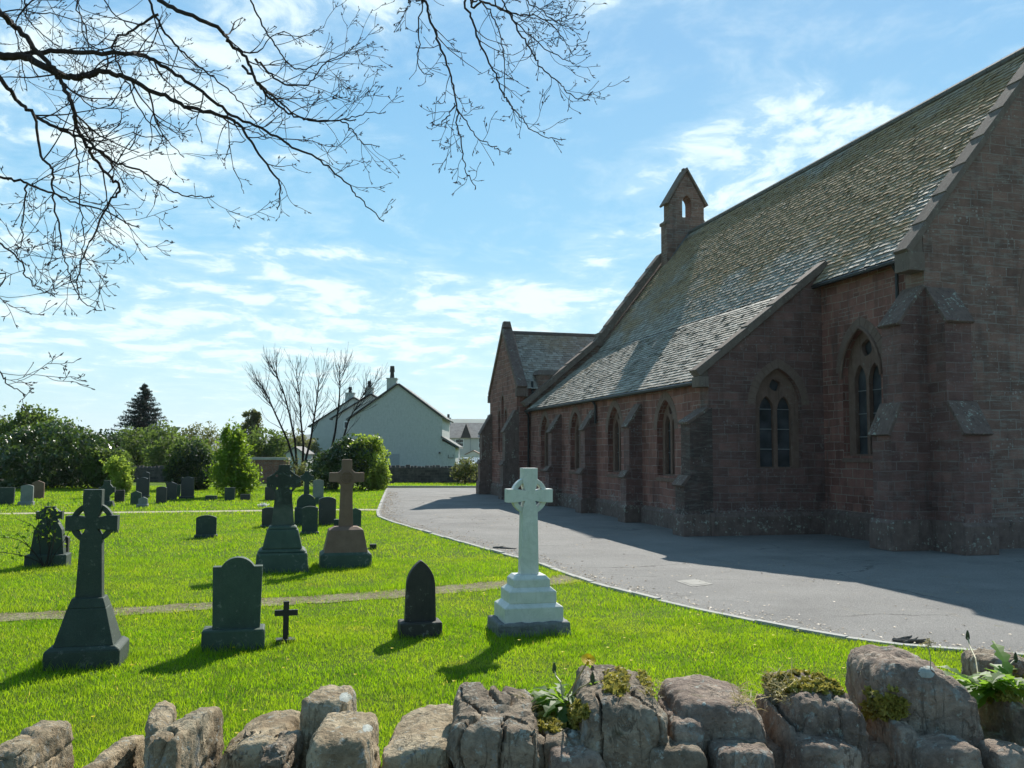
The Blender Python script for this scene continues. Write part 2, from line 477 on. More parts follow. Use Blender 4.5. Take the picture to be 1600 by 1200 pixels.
M['g_dark'] = m_granite('dark_granite', (.026, .044, .034), (.046, .068, .053), .7, .25, .2)
M['g_green'] = m_granite('greenish_granite', (.036, .064, .046), (.060, .096, .068), .6, .3, .25)
M['g_grey'] = m_granite('grey_granite', (.16, .18, .17), (.23, .25, .23), .6, .2, .2)
M['g_black'] = m_granite('black_granite', (.020, .023, .026), (.034, .038, .04), .6, .1, .1, .35, .5)
M['g_sooty'] = m_granite('sooty_sandstone', (.028, .027, .023), (.05, .046, .038), .5, .35, .6)
M['g_brown'] = m_granite('brown_sandstone', (.155, .092, .060), (.215, .135, .092), .3, .05, .15)
M['g_mossy'] = m_granite('mossy_sandstone', (.085, .092, .058), (.15, .15, .11), .5, .5, .5)
M['g_rough'] = m_granite('rough_grey_stone', (.10, .11, .11), (.18, .19, .19), .8, .4, .3)
def m_carved():
    mt, t = mat('carved_celtic_stone'); c = obj_co(t)
    n = t.noise(c, 6, 6, .65)
    base = t.mix(t.mr(n, .3, .7), (.050, .068, .055), (.10, .12, .095))
    x, y, z = t.sep(c)
    v = t.voro(t.comb(x, z, 0.0), 9.5, 'DISTANCE_TO_EDGE', 'Distance', .55)
    rib = t.math('MULTIPLY', t.math('SINE', t.math('MULTIPLY', v, 70)), .5)
    up = t.mr(z, 1.0, 1.16, 0, 1, True)
    k = t.math('MULTIPLY', t.mr(rib, -.3, .3, .35, 0), up)
    base = t.mix(k, base, (.02, .025, .02))
    h = t.math('ADD', t.math('MULTIPLY', rib, up), t.math('MULTIPLY', t.noise(c, 50, 5, .65), .6))
    b = pbsdf(t, base, .85, .3, t.bump(h, .8, .02))
    t.l.new(b.outputs[0], t.out.inputs[0]); return mt
M['carved'] = m_carved()
def m_marble():
    mt, t = mat('white_marble'); c = obj_co(t)
    n = t.noise(c, 2.5, 8, .62, 2.2)
    vein = t.mr(t.math('ABSOLUTE', t.math('SUBTRACT', n, .5)), 0, .04, .90, 1.0)
    n2 = t.noise(c, 6, 5, .6)
    base = t.mix(t.mr(n2, .3, .75), (.66, .67, .63), (.53, .56, .50))
    base = t.mix(1.0, base, t.comb(vein, vein, vein), 'MULTIPLY')
    st = t.noise(t.vmath('MULTIPLY', c, (18, 18, 2)), 1.0, 4, .6)
    base = t.mix(t.mr(st, .56, .75, 0, .4), base, (.42, .46, .36))
    sp = t.noise(c, 40, 3, .6)
    base = t.mix(t.mr(sp, .68, .72, 0, .5), base, (.25, .26, .2))
    b = pbsdf(t, base, .45, .4, t.bump(t.noise(c, 45, 4, .6), .12, .01))
    t.l.new(b.outputs[0], t.out.inputs[0]); return mt
M['marble'] = m_marble()

def m_ground():
    mt, t = mat('lawn_soil'); p = wpos(t)
    n = t.noise(p, .8, 6, .6); n2 = t.noise(p, 22, 6, .7)
    col = t.mix(t.mr(n, .35, .65), (.070, .130, .008), (.120, .180, .014))
    col = t.mix(t.mr(n2, .45, .7, 0, .7), col, (.10, .115, .03))
    col = t.mix(t.mr(t.noise(t.vmath('MULTIPLY', p, (.5, 1.2, 1)), 1.2, 5, .65), .62, .72, 0, .6), col, (.16, .14, .055))
    b = pbsdf(t, col, .95, .1, t.bump(n2, .9, .05))
    t.l.new(b.outputs[0], t.out.inputs[0]); return mt
M['ground'] = m_ground()
def m_blade():
    mt, t = mat('grass_blade')
    geo = t.new('ShaderNodeNewGeometry'); p = geo.outputs['Position']; rnd = geo.outputs['Random Per Island']
    col = t.mix(rnd, (.085, .195, .005), (.195, .305, .012))
    n = t.noise(p, .55, 5, .6)
    col = t.mix(t.mr(n, .42, .66, 0, .6), col, (.22, .28, .03))
    nd = t.noise(t.vmath('ADD', p, (5, 8, 0)), 1.7, 5, .65)
    col = t.mix(t.mr(nd, .50, .66, 0, .65), col, (.045, .120, .006))
    n3 = t.noise(t.vmath('MULTIPLY', p, (.6, 1.4, 1)), 1.3, 5, .65)
    col = t.mix(t.mr(n3, .60, .70, 0, .45), col, (.27, .24, .09))
    dry = t.math('GREATER_THAN', rnd, .98)
    col = t.mix(t.math('MULTIPLY', dry, .8), col, (.34, .29, .13))
    b = pbsdf(t, col, .42, .35)
    tr = t.new('ShaderNodeBsdfTranslucent')
    t.put(tr.inputs[0], t.mix(1.0, col, (2.35, 2.2, .9), 'MULTIPLY'))
    ms = t.new('ShaderNodeMixShader'); ms.inputs[0].default_value = .55
    t.l.new(b.outputs[0], ms.inputs[1]); t.l.new(tr.outputs[0], ms.inputs[2])
    t.l.new(ms.outputs[0], t.out.inputs[0]); return mt
M['blade'] = m_blade()
def m_asphalt():
    mt, t = mat('asphalt'); p = wpos(t)
    n = t.noise(p, .7, 5, .6); g = t.noise(p, 85, 4, .75)
    col = t.mix(t.mr(n, .3, .7), (.155, .149, .140), (.215, .206, .192))
    k = t.mr(g, .3, .7, .42, 1.65)
    col = t.mix(1.0, col, t.comb(k, k, k), 'MULTIPLY')
    chips = t.mr(t.voro(p, 55), .0, .12, .7, 0)
    col = t.mix(t.math('MULTIPLY', chips, t.mr(t.noise(p, 6, 3, .6), .45, .65)), col, (.42, .40, .36))
    lit = t.noise(t.vmath('MULTIPLY', p, (1, .45, 1)), 2.6, 6, .68)
    col = t.mix(t.mr(lit, .60, .74, 0, .55), col, (.25, .21, .14))
    wv = t.vmath('ADD', p, t.vmath('SCALE', t.noise(p, 1.2, 4, .6, out='Color'), .9))
    ck = t.math('MULTIPLY', t.mr(t.voro(wv, .32, 'DISTANCE_TO_EDGE'), 0, .012, 1, 0), t.mr(t.noise(p, .35, 3, .5), .48, .58))
    col = t.mix(t.math('MULTIPLY', ck, .75), col, (.035, .035, .03))
    st = t.noise(t.vmath('ADD', p, (9, 4, 0)), .45, 6, .62)
    col = t.mix(t.mr(st, .54, .70, 0, .38), col, (.085, .082, .078))
    gm = t.noise(p, 3.6, 6, .72)
    col = t.mix(t.mr(gm, .62, .70, 0, .5), col, (.13, .125, .06))
    b = pbsdf(t, col, .85, .3, t.bump(g, .8, .016))
    t.l.new(b.outputs[0], t.out.inputs[0]); return mt
M['asphalt'] = m_asphalt()
M['kerb'] = m_granite('kerb_concrete', (.34, .33, .30), (.46, .45, .41), .4, .2, 0, .9, .2)
def m_gravel():
    mt, t = mat('dry_gravel'); p = wpos(t)
    n = t.noise(p, 3, 6, .65); v = t.voro(p, 45, 'F1', 'Color')
    col = t.mix(t.mr(n, .35, .65), (.20, .165, .085), (.30, .265, .17))
    k = t.mr(v, 0, 1, .5, 1.45)
    col = t.mix(1.0, col, t.comb(k, k, k), 'MULTIPLY')
    col = t.mix(t.mr(t.noise(p, 9, 5, .7), .52, .64, 0, .85), col, (.10, .13, .022))
    b = pbsdf(t, col, .95, .15, t.bump(t.noise(p, 50, 4, .7), .9, .03))
    t.l.new(b.outputs[0], t.out.inputs[0]); return mt
M['gravel'] = m_gravel()
M['paving'] = m_plain('pale_path', (.40, .355, .25), .95, .2, .3, 3)
M['bark'] = m_plain('dark_bark', (.040, .030, .026), .9, .2, .4, 20, .6)
M['twig'] = m_plain('dark_twig', (.022, .018, .016), .95, .1, .3, 20, .3)
M['bark2'] = m_plain('grey_bark', (.105, .095, .082), .9, .2, .4, 14, .6)
M['field'] = m_fieldstone('field_stone', (0.294, 0.222, 0.139), (0.476, 0.385, 0.257))
M['field_d'] = m_fieldstone('dark_field_stone', (0.200, 0.155, 0.111), (0.351, 0.282, 0.205))
M['field_p'] = m_fieldstone('purple_field_stone', (0.226, 0.169, 0.133), (0.391, 0.304, 0.234))
M['mortar'] = m_plain('rubble_mortar', (.20, .175, .14), .95, .2, .4, 18, .6)
M['lichen'] = m_plain('white_lichen', (.40, .42, .38), .95, .1, .25, 60, .5)
M['moss'] = m_leaf('moss', (.20, .19, .035), (.40, .34, .07), .4, patch=12)
M['drygrass'] = m_leaf('dry_grass', (.26, .22, .10), (.42, .36, .18), .4)
M['dand'] = m_leaf('dandelion_leaf', (.07, .15, .02), (.13, .24, .04), .55, (.30, .50, .05))
M['litter'] = m_leaf('leaf_litter', (.16, .11, .055), (.36, .28, .16), .2)
M['stem'] = m_plain('flower_stem', (.34, .30, .16), .6, .4, .15)
M['petal'] = m_leaf('yellow_petal', (.85, .62, .01), (.9, .72, .02), .5)
M['petal_c'] = m_plain('flower_centre', (.50, .26, .01), .9, .2, .2)
M['bud'] = m_plain('flower_bud', (.06, .075, .03), .8, .3, .2)
M['whitepetal'] = m_leaf('white_petal', (.75, .74, .70), (.85, .84, .80), .4)
M['rhodo'] = m_leaf('rhododendron_leaf', (.022, .042, .016), (.050, .085, .026), .22, (.12, .21, .03), .38, .5, 1.2)
M['dense'] = m_leaf('dense_leaf', (.016, .030, .014), (.035, .062, .022), .25, (.07, .13, .025), .5, .4, 1.2)
M['mid'] = m_leaf('mid_green_leaf', (.045, .075, .020), (.085, .125, .032), .45, (.17, .25, .04), .6, .3, 1.0)
M['bright'] = m_leaf('bright_green_leaf', (.060, .125, .010), (.120, .200, .020), .5, (.30, .44, .03), .5, .35, 1.4)
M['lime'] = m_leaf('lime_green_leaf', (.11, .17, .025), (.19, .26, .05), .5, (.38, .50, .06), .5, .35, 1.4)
M['pale'] = m_leaf('pale_olive_leaf', (.085, .095, .035), (.14, .145, .055), .45, (.22, .24, .07), .6, .3, 1.0)
M['conif'] = m_leaf('conifer_needle', (.010, .022, .016), (.022, .040, .026), .12, (.02, .045, .02), .6, .3, 1.0)
M['render'] = m_granite('white_roughcast', (0.426, 0.433, 0.418), (0.517, 0.517, 0.502), .3, 0, .22, .95, .15)
M['render2'] = m_plain('cream_render', (0.528, 0.528, 0.504), .9, .2, .08, 2)
M['hroof'] = m_plain('grey_roof_tile', (.115, .12, .12), .8, .3, .3, 3, .3)
M['hroof2'] = m_plain('pale_roof_tile', (.19, .185, .175), .8, .3, .35, 2, .3)
M['soot'] = m_plain('chimney_pot', (.05, .045, .042), .8, .3, .2)
M['wood_d'] = m_plain('dark_timber', (.05, .045, .045), .7, .3, .2)
M['white'] = m_plain('white_paint', (.72, .73, .72), .5, .4, .06)
M['carpaint'] = m_plain('white_car_paint', (.75, .76, .76), .25, .5, .03, 2, .0)
M['carblue'] = m_plain('pale_blue_car_paint', (.42, .55, .60), .25, .5, .03, 2, .0)
M['tyre'] = m_plain('tyre_rubber', (.02, .02, .02), .8, .3, .1)
M['brickwall'] = m_masonry('brick_wall', (.20, .085, .06), (.28, .13, .09), (.30, .26, .22), .24, .08)
M['stonewall'] = m_masonry('rubble_wall', (.055, .05, .045), (.11, .10, .088), (.12, .11, .10), .42, .17)
M['hill'] = m_plain('hill_grass', (.07, .09, .05), .95, .1, .3, .004, 0)
M['cover'] = m_granite('worn_concrete', (0.286, 0.273, 0.247), (0.390, 0.364, 0.325), .4, .1, 0, .9, .2)
M['galv'] = m_plain('galvanised_steel', (.30, .32, .33), .5, .5, .1)
M['fence'] = m_plain('pale_fence_board', (.55, .56, .55), .8, .3, .15, 3)

# ================================================================== GROUND
KERB_PX = [(605, 762.5), (600, 775), (594, 790), (590, 801), (592, 808), (604, 813.5), (625, 820), (650, 827), (700, 842), (770, 862), (840, 881),
           (880, 896), (930, 914), (1050, 945), (1200, 977), (1300, 996), (1400, 1010)]
KERB = [G(*p) for p in KERB_PX] + [np.array([6.4, 8.55, 0]), np.array([9.5, 7.4, 0]), np.array([14, 5.8, 0])]
_ky = np.array([p[1] for p in KERB])[::-1]; _kx = np.array([p[0] for p in KERB])[::-1]
def kerb_x(y): return np.interp(y, _ky, _kx)

def sheet(name, pts, z, mt):
    b = MB(); tris = tessellate_polygon([[Vector((p[0], p[1], 0)) for p in pts]])
    b.add([(p[0], p[1], z) for p in pts], [tuple(t) for t in tris])
    o = b.build(name, mt)
    if o.data.polygons[0].normal.z < 0: o.data.flip_normals()
    return o
b = MB(); b.add([(-7000, -300, 0), (7000, -300, 0), (7000, 9000, 0), (-7000, 9000, 0)], [(0, 1, 2, 3)])
structure(b.build('ground', M['ground']))
# tarmac yard beside the church, with its kerb
far_l, far_r = G(605, 762), G(748, 762)
e = (far_r - far_l)
yard = [p for p in KERB] + [np.array([40, 3, 0]), np.array([40, 30, 0]), far_l + e * 6.0]
structure(sheet('path', yard, .004, M['asphalt']))
b = MB()
def kerb_run(b, P, w=.09, h=.065, z0=-.05):
    P = [np.array(p[:2]) for p in P]
    L = []; Rr = []
    for i, p in enumerate(P):
        t = P[min(i + 1, len(P) - 1)] - P[max(i - 1, 0)]; t /= np.linalg.norm(t); n = np.array([-t[1], t[0]])
        L.append(p + n * w / 2); Rr.append(p - n * w / 2)
    n = len(P); vs = []
    for q in (L, Rr):
        for p in q: vs += [(p[0], p[1], z0), (p[0], p[1], h)]
    fs = []
    for i in range(n - 1):
        a, c = 2 * i, 2 * (n + i)
        fs += [(a, a + 2, a + 3, a + 1), (c, c + 1, c + 3, c + 2), (a + 1, a + 3, c + 3, c + 1)]
    fs += [(0, 1, 2 * n + 1, 2 * n), (2 * n - 2, 4 * n - 2, 4 * n - 1, 2 * n - 1)]
    b.add(vs, fs)
def densify(P, n):
    P = np.array(P); d = np.r_[0, np.cumsum(np.linalg.norm(np.diff(P, axis=0), axis=1))]
    s = np.linspace(0, d[-1], n)
    return [np.array([np.interp(q, d, P[:, k]) for k in range(P.shape[1])]) for q in s]
random.seed(4)
# individual kerb stones with small gaps
kd = densify(KERB, 90)
for i in range(0, len(kd) - 1):
    if kd[i][0] > 9: break
    a = kd[i]; c = kd[i] + (kd[i + 1] - kd[i]) * .985
    j = random.uniform(-.012, .012)
    kerb_run(b, [a, c], h=.034 + j)
structure(b.build('kerb', M['kerb']))
b = MB(); kerb_run(b, [far_l, far_l + e * 6.0], w=.12, h=.10); structure(b.build('kerb', M['kerb']))
# worn gravel walk through the near graves, pale walk beyond
NS = [G(-300, 985), G(0, 966), G(180, 957), G(330, 947), G(480, 938), G(630, 928), G(740, 918), G(830, 911), G(905, 903)]
def ribbon(name, P, w, mt, z=.006, jit=0.0, n=60):
    P = densify(P, n); b = MB(); L = []; Rr = []
    for i, p in enumerate(P):
        t = P[min(i + 1, n - 1)] - P[max(i - 1, 0)]; t = t / np.linalg.norm(t); nn = np.array([-t[1], t[0], 0])
        ww = w(i / (n - 1)) if callable(w) else w
        L.append(p + nn * (ww / 2 + random.uniform(-jit, jit))); Rr.append(p - nn * (ww / 2 + random.uniform(-jit, jit)))
    b.add([(p[0], p[1], z) for p in L + Rr], [(i, i + 1, n + i + 1, n + i) for i in range(n - 1)])
    o = b.build(name, mt)
    if o.data.polygons[0].normal.z < 0: o.data.flip_normals()
    return o, P
walk1, W1 = ribbon('path', NS, lambda f: .62 + .5 * max(0, f - .6), M['gravel'], .008, .06)
structure(walk1)
FS = [G(-250, 806), G(0, 803), G(300, 799.5), G(460, 797.5), G(560, 796.5), G(592, 797)]
walk2, W2 = ribbon('path', FS, .75, M['paving'], .006, .05); structure(walk2)
# the road on the viewer's side of the wall, higher than the churchyard
b = MB(); b.box(-60, 60, -9, 1.9, -.3, .40); structure(b.build('road', M['asphalt']))
# far hills
def hills(name, Y, prof, depth, seed):
    b = MB(); n = 160; xs = np.linspace(-3800, 3800, n)
    rows = 7; vs = []
    for j in range(rows):
        f = j / (rows - 1)
        for x in xs:
            h = prof(x) * math.sin(f * math.pi / 2) ** .8
            h *= 1 + .12 * noise.noise(Vector((x * .002, j * .7, seed)))
            vs.append((x, Y + depth * f, h - 2))
    fs = [(j * n + i, j * n + i + 1, (j + 1) * n + i + 1, (j + 1) * n + i) for j in range(rows - 1) for i in range(n - 1)]
    b.add(vs, fs); return structure(b.build(name, M['hill'], smooth=True))
hills('hills', 3300, lambda x: 88 + 26 * math.sin(x * .0016 + 1.2) + 22 * noise.noise(Vector((x * .0022, 3.1, 0))) + (42 if x > -800 else 0) , 900, 2.0)

# ================================================================== CHURCH (local x = across, y = along, z = up)
church = thing('church', 'red sandstone church with mossy slate roof, pointed windows, stepped buttresses and an open gable bellcote', 'church', (0, 0, 0), YAW)
def onT(t0, sgn=1): return lambda a, z, d: (t0 + sgn * d, a, z)          # wall facing -x; a runs along y
def onS(s0, sgn=1): return lambda a, z, d: (a, s0 + sgn * d, z)          # wall facing -y; a runs along x
def lancet(c, hw, z0, zs, za, n=9):
    """pointed-arch outline, anticlockwise from the lower left"""
    h = za - zs; r = (hw * hw + h * h) / (2 * hw)
    th = math.acos(max(-1, min(1, (r - hw) / r)))
    Rt = [(c + hw - r + r * math.cos(th * i / n), zs + r * math.sin(th * i / n)) for i in range(n + 1)]
    Lf = [(c - (x - c), z) for x, z in reversed(Rt[:-1])]
    return [(c - hw, z0), (c + hw, z0)] + Rt + Lf
def circle(c, z, r, n=16, lobes=0):
    return [(c + r * (1 - .16 * abs(math.cos(lobes * a / 2 + .8)) * (lobes > 0)) * math.cos(a), z + r * (1 - .16 * abs(math.cos(lobes * a / 2 + .8)) * (lobes > 0)) * math.sin(a)) for a in (2 * math.pi * k / n for k in range(n))]
def voussoirs(c, hw, zs, za, th, mp, proud, n=9, depth=.10):
    b = MB(); inn = lancet(c, hw, 0, zs, za, n * 2)[2:]
    k = len(inn)
    def outp(i):
        p = np.array(inn[i]); a = np.array(inn[max(i - 1, 0)]); q = np.array(inn[min(i + 1, k - 1)])
        if i == k // 2: return p + np.array([0, th * 1.12])
        t = q - a; t /= np.linalg.norm(t); return p + np.array([t[1], -t[0]]) * th
    outs = [outp(i) for i in range(k)]
    mid = k // 2
    for i in range(0, k - 2, 2):
        for q in (0,):
            j = i + 2
            g = .035
            def L(A, B, f): return np.array(A) + (np.array(B) - np.array(A)) * f
            pin = [L(inn[i], inn[i + 1], g * 2), inn[i + 1], L(inn[i + 1], inn[j], 1 - g * 2)]
            pout = [L(outs[i], outs[i + 1], g * 2), outs[i + 1], L(outs[i + 1], outs[j], 1 - g * 2)]
            poly = [tuple(p) for p in pin] + [tuple(p) for p in reversed(pout)]
            pr = proud + random.uniform(0, .006)
            b.slab(poly, [], depth, lambda a, z, d, pr=pr: mp(a, z, d - pr))
    return b
def window(parent, c, hw, z0, zs, za, mp, lw, lap, oz, orad, th, recess=.16, bars=(), sill=True, lights=2):
    """two-light pointed window: tracery plate set back in the wall, dark panes behind, arch stones round it"""
    fr = MB(); holes = []
    gap = .11
    if lights == 2:
        for sx in (-1, 1):
            holes.append(lancet(c + sx * (lw / 2 + gap / 2), lw / 2, z0 + .04, lap - lw * .95, lap, 7))
        holes.append(circle(c, oz, orad, 20, 4))
    else:
        holes.append(lancet(c, lw / 2, z0 + .04, lap - lw * .95, lap, 8))
    outl = lancet(c, hw + .03, z0 - .02, zs, za + .04, 9)
    fr.slab(outl, holes, .12, lambda a, z, d: mp(a, z, d + recess))
    w = fr.build('window', M['dress'], parent, bevel=.012)
    v = voussoirs(c, hw, zs, za, th, mp, .006)
    v.build('arch', M['vous'], w)
    g = MB(); g.slab(lancet(c, hw + .02, z0, zs, za + .02, 6), [], .02, lambda a, z, d: mp(a, z, d + recess + .135))
    g.build('pane', M['glass'], w)
    if bars:
        for z in bars:
            for sx in ((-1, 1) if lights == 2 else (0,)):
                cc = c + sx * (lw / 2 + gap / 2)
                P = [mp(cc - lw / 2, z, recess + .10), mp(cc + lw / 2, z, recess + .10)]
                bb = MB(); bb.tube(P, .010, 4); bb.build('saddle_bar', M['bar'], w)
    if sill:
        s = MB(); s.slab([(c - hw - .05, z0 - .16), (c + hw + .05, z0 - .16), (c + hw + .05, z0 - .01), (c - hw - .05, z0 - .01)], [], recess + .05, lambda a, z, d: mp(a, z + .0 - (.06 if d < .05 and z > z0 - .1 else 0), d - .035))
        s.build('sill', M['dress'], w, bevel=.01)
    return w

T_A, T_N, T_R = 9.90, 13.06, 16.9       # aisle wall, chancel wall, ridge (across)
S_G, S_H, S_F = 16.2, 20.0, 36.5        # near gable, aisle end, far gable (along)
Z_AE, Z_NE, Z_R = 3.77, 6.27, 11.62
AW = [(22.58), (26.52), (30.47), (34.41)]
# walls -----------------------------------------------------------
b = MB()
holes = [lancet(c, .58, 1.38, 2.62, 3.44) for c in AW]
b.slab([(S_H + .45, 0), (36.8, 0), (36.8, Z_AE - .02), (S_H + .45, Z_AE - .02)], holes, .45, onT(T_A))
b.build('aisle_wall', M['red'], church)
for c in AW:
    window(church, c, .58, 1.38, 2.62, 3.44, onT(T_A), .36, 3.02, 3.20, .17, .22, bars=(2.0, 2.6))
b = MB()
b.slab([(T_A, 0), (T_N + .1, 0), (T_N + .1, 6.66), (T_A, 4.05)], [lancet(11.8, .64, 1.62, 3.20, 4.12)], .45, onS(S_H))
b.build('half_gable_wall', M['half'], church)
window(church, 11.8, .64, 1.62, 3.20, 4.12, onS(S_H), .38, 3.42, 3.70, .16, .21, bars=(2.1, 2.6, 3.1), sill=False)
b = MB()
b.slab([(S_G + .6, 0), (S_H, 0), (S_H, Z_NE - .02), (S_G + .6, Z_NE - .02)], [lancet(18.44, .74, 1.95, 3.95, 4.98)], .5, onT(T_N))
b.build('chancel_wall', M['red'], church)
window(church, 18.44, .74, 1.95, 3.95, 4.98, onT(T_N), .44, 4.12, 4.50, .21, .24, bars=(2.4, 2.95, 3.5))
# hood mould over the chancel window
hm = MB(); pts = lancet(18.44, .76, 0, 3.80, 4.99, 10)[2:]
hm.tube([(T_N - .03, a, z) for a, z in pts], .045, 6); hm.build('hood_mould', M['dress'], church)
b = MB()
WR = 2 * T_R - T_N
b.slab([(T_N, 0), (WR, 0), (WR, Z_NE + .40), (T_R, Z_R + .07), (T_N, Z_NE + .40)], [lancet(T_R, 1.15, 2.6, 5.2, 7.2)], .6, onS(S_G))
b.build('gable_wall', M['gable'], church)
window(church, T_R, 1.15, 2.6, 5.2, 7.2, onS(S_G), .8, 5.6, 6.2, .35, .3)
b = MB()
b.slab([(T_N, 0), (WR, 0), (WR, Z_NE + .40), (T_R, Z_R + .06), (T_N, Z_NE + .48)], [], .5, onS(S_F + .4, -1))
b.slab([(S_G + .6, 0), (S_F, 0), (S_F, Z_NE), (S_G + .6, Z_NE)], [], .5, onT(WR, -1))
b.slab([(S_H + .5, 3.0), (S_F, 3.0), (S_F, Z_NE), (S_H + .5, Z_NE)], [], .4, onT(T_N + .4, -1))
b.build('rear_wall', M['gable'], church)
# plinths ----------------------------------------------------------
def plinth(b, prof_dir, a0, a1, base, z=.56, out=.09):
    """splayed base course; base = wall face"""
    prof = [(0, 0), (-out, 0), (-out, z - .10), (-.004, z), (0, z)]
    if prof_dir == 't':
        vs = [(base + o, a, zz) for a in (a0, a1) for o, zz in prof]
    else:
        vs = [(a, base + o, zz) for a in (a0, a1) for o, zz in prof]
    n = len(prof)
    b.add(vs, [tuple(range(n)), tuple(range(2 * n - 1, n - 1, -1))] + [(i, (i + 1) % n, n + (i + 1) % n, n + i) for i in range(n)])
b = MB()
edges = [20.55, 24.22, 24.70, 28.20, 28.68, 32.10, 32.58, 36.78]
for a_ in [('t', edges[i], edges[i + 1], T_A, .50) for i in range(0, len(edges) - 1, 2)] + [('s', T_A, T_N - .09, S_H, .56), ('t', 17.0, S_H, T_N, .62), ('s', T_N + .72, WR, S_G, .66)]:
    b = MB(); plinth(b, *a_); b.build('plinth', M['plinth'], church, bevel=.012)
# buttresses ---------------------------------------------------------
def prof_slab(b, prof, a0, a1, axis):
    """profile in (outward, z) extruded from a0 to a1; axis 't': outward is -x, 's': outward is -y"""
    n = len(prof)
    if axis[0] == 't': vs = [(axis[1] - o, a, z) for a in (a0, a1) for o, z in prof]
    else: vs = [(a, axis[1] - o, z) for a in (a0, a1) for o, z in prof]
    tr = tessellate_polygon([[Vector((o, z, 0)) for o, z in prof]])
    b.add(vs, [tuple(t) for t in tr] + [tuple(n + i for i in reversed(t)) for t in tr] + [(i, (i + 1) % n, n + (i + 1) % n, n + i) for i in range(n)])
def buttress(axis, a0, a1, d_up, d_lo, z_top, z_upf, z_set, z_setf, z_pl, pl=.07, mm=None, m_='butt'):
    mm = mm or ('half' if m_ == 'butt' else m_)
    b = MB()
    prof_slab(b, [(-.1, 0), (d_lo, 0), (d_lo, z_setf), (d_up, z_set), (d_up, z_upf), (-.1, z_top + .1 * (z_top - z_upf) / d_up)], a0, a1, axis)
    o = b.build('buttress', M[mm], church, bevel=.012)
    def sl(o0, z0, o1, z1, th=.07, ov=.05):
        dx, dz = o1 - o0, z1 - z0; L = math.hypot(dx, dz); nx, nz = -dz / L, dx / L
        if nz < 0: nx, nz = -nx, -nz
        c = MB()
        e0 = (o0 + (o0 - o1) / L * ov, z0 + (z0 - z1) / L * ov)
        prof_slab(c, [(e0[0] - nx * .0 , e0[1]), (o1, z1), (o1 + nx * th, z1 + nz * th), (e0[0] + nx * th, e0[1] + nz * th)], a0 - .03, a1 + .03, axis)
        c.build('weathering', M['plinth'], o, bevel=.008)
    if z_top - z_upf > .01: sl(d_up + .01, z_upf - .005, .0, z_top)
    if d_lo - d_up > .01: sl(d_lo + .01, z_setf - .005, d_up, z_set)
    p = MB()
    prof_slab(p, [(0, 0), (d_lo + pl, 0), (d_lo + pl, z_pl - .07), (d_lo + .004, z_pl), (0, z_pl)], a0 - pl, a1 + pl, axis)
    p.build('buttress_base', M['plinth'], o, bevel=.02)
    return o
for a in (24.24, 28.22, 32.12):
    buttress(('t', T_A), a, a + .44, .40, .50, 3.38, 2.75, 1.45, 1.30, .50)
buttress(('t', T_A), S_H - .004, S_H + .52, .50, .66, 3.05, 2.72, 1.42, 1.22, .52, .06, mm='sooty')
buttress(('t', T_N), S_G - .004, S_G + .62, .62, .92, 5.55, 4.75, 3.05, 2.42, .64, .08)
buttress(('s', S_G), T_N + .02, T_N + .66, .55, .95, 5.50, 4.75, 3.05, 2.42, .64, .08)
# roofs: individually laid slates on a closed deck ---------------------
def slates(b, O, A, B, N, LA, LB, w=.21, c=.150, seed=1, top=None):
    rg = np.random.default_rng(seed); O, A, B, N = (np.array(q, float) for q in (O, A, B, N))
    rows = int(LB / c)
    for r in range(rows):
        nb = int(LA / w) + 1; off = (r % 2) * w * .5 + rg.uniform(-.03, .03)
        ww = w
        for k in range(-1, nb + 1):
            a0 = k * ww + off + rg.uniform(-.012, .004); a1 = a0 + ww - .008
            a0 = max(a0, 0); a1 = min(a1, LA)
            if a1 - a0 < .05: continue
            b0 = r * c + rg.normal(0, .006); b1 = min(b0 + c * 1.35, LB)
            lift = .034 + max(0, rg.normal(.003, .006)); tw = rg.normal(0, .0045)
            p = [O + A * a0 + B * b0 + N * (lift + tw), O + A * a1 + B * b0 + N * (lift - tw),
                 O + A * a1 + B * b1 + N * .006, O + A * a0 + B * b1 + N * .006,
                 O + A * a0 + B * b0 + N * (lift + tw - .016), O + A * a1 + B * b0 + N * (lift - tw - .016)]
            b.add(p, [(0, 1, 2, 3), (4, 5, 1, 0)])
def nrm(v): v = np.array(v, float); return v / np.linalg.norm(v)
def roof_plane(name, t0, z0, t1, z1, s0, s1, mt, seed, parent=church, w=.21, c=.150):
    B = nrm((t1 - t0, 0, z1 - z0)); A = np.array([0., -1, 0]); N = np.cross(B, A); N = N if N[2] > 0 else -N
    L = math.hypot(t1 - t0, z1 - z0); b = MB()
    slates(b, (t0, s1, z0), A, B, N, s1 - s0, L, w, c, seed)
    d = MB(); th = .10
    d.add([(t0, s0, z0), (t1, s0, z1), (t1, s1, z1), (t0, s1, z0)] + [(t0, s0, z0 - th), (t1, s0, z1 - th), (t1, s1, z1 - th), (t0, s1, z0 - th)],
          [(0, 1, 2, 3), (7, 6, 5, 4), (0, 3, 7, 4), (1, 5, 6, 2), (0, 4, 5, 1), (3, 2, 6, 7)])
    o = b.build(name, mt, parent, fix=False)
    d.build('roof_deck', M['wood_d'], o)
    return o
NSL = (Z_R - Z_NE) / (T_R - 12.84)
roof_plane('roof', 12.84, Z_NE, T_R, Z_R, S_G + .28, S_F + .05, M['slate'], 11)
roof_plane('roof', 9.72, Z_AE, 12.86, Z_NE + .03, S_H + .22, S_F + .05, M['slate'], 12)
b = MB(); b.add([(T_R, S_G + .2, Z_R), (T_R, S_F, Z_R), (WR + .2, S_F, Z_NE), (WR + .2, S_G + .2, Z_NE)], [(0, 1, 2, 3)]); b.build('rear_roof', M['slate_dark'], church)
b = MB()
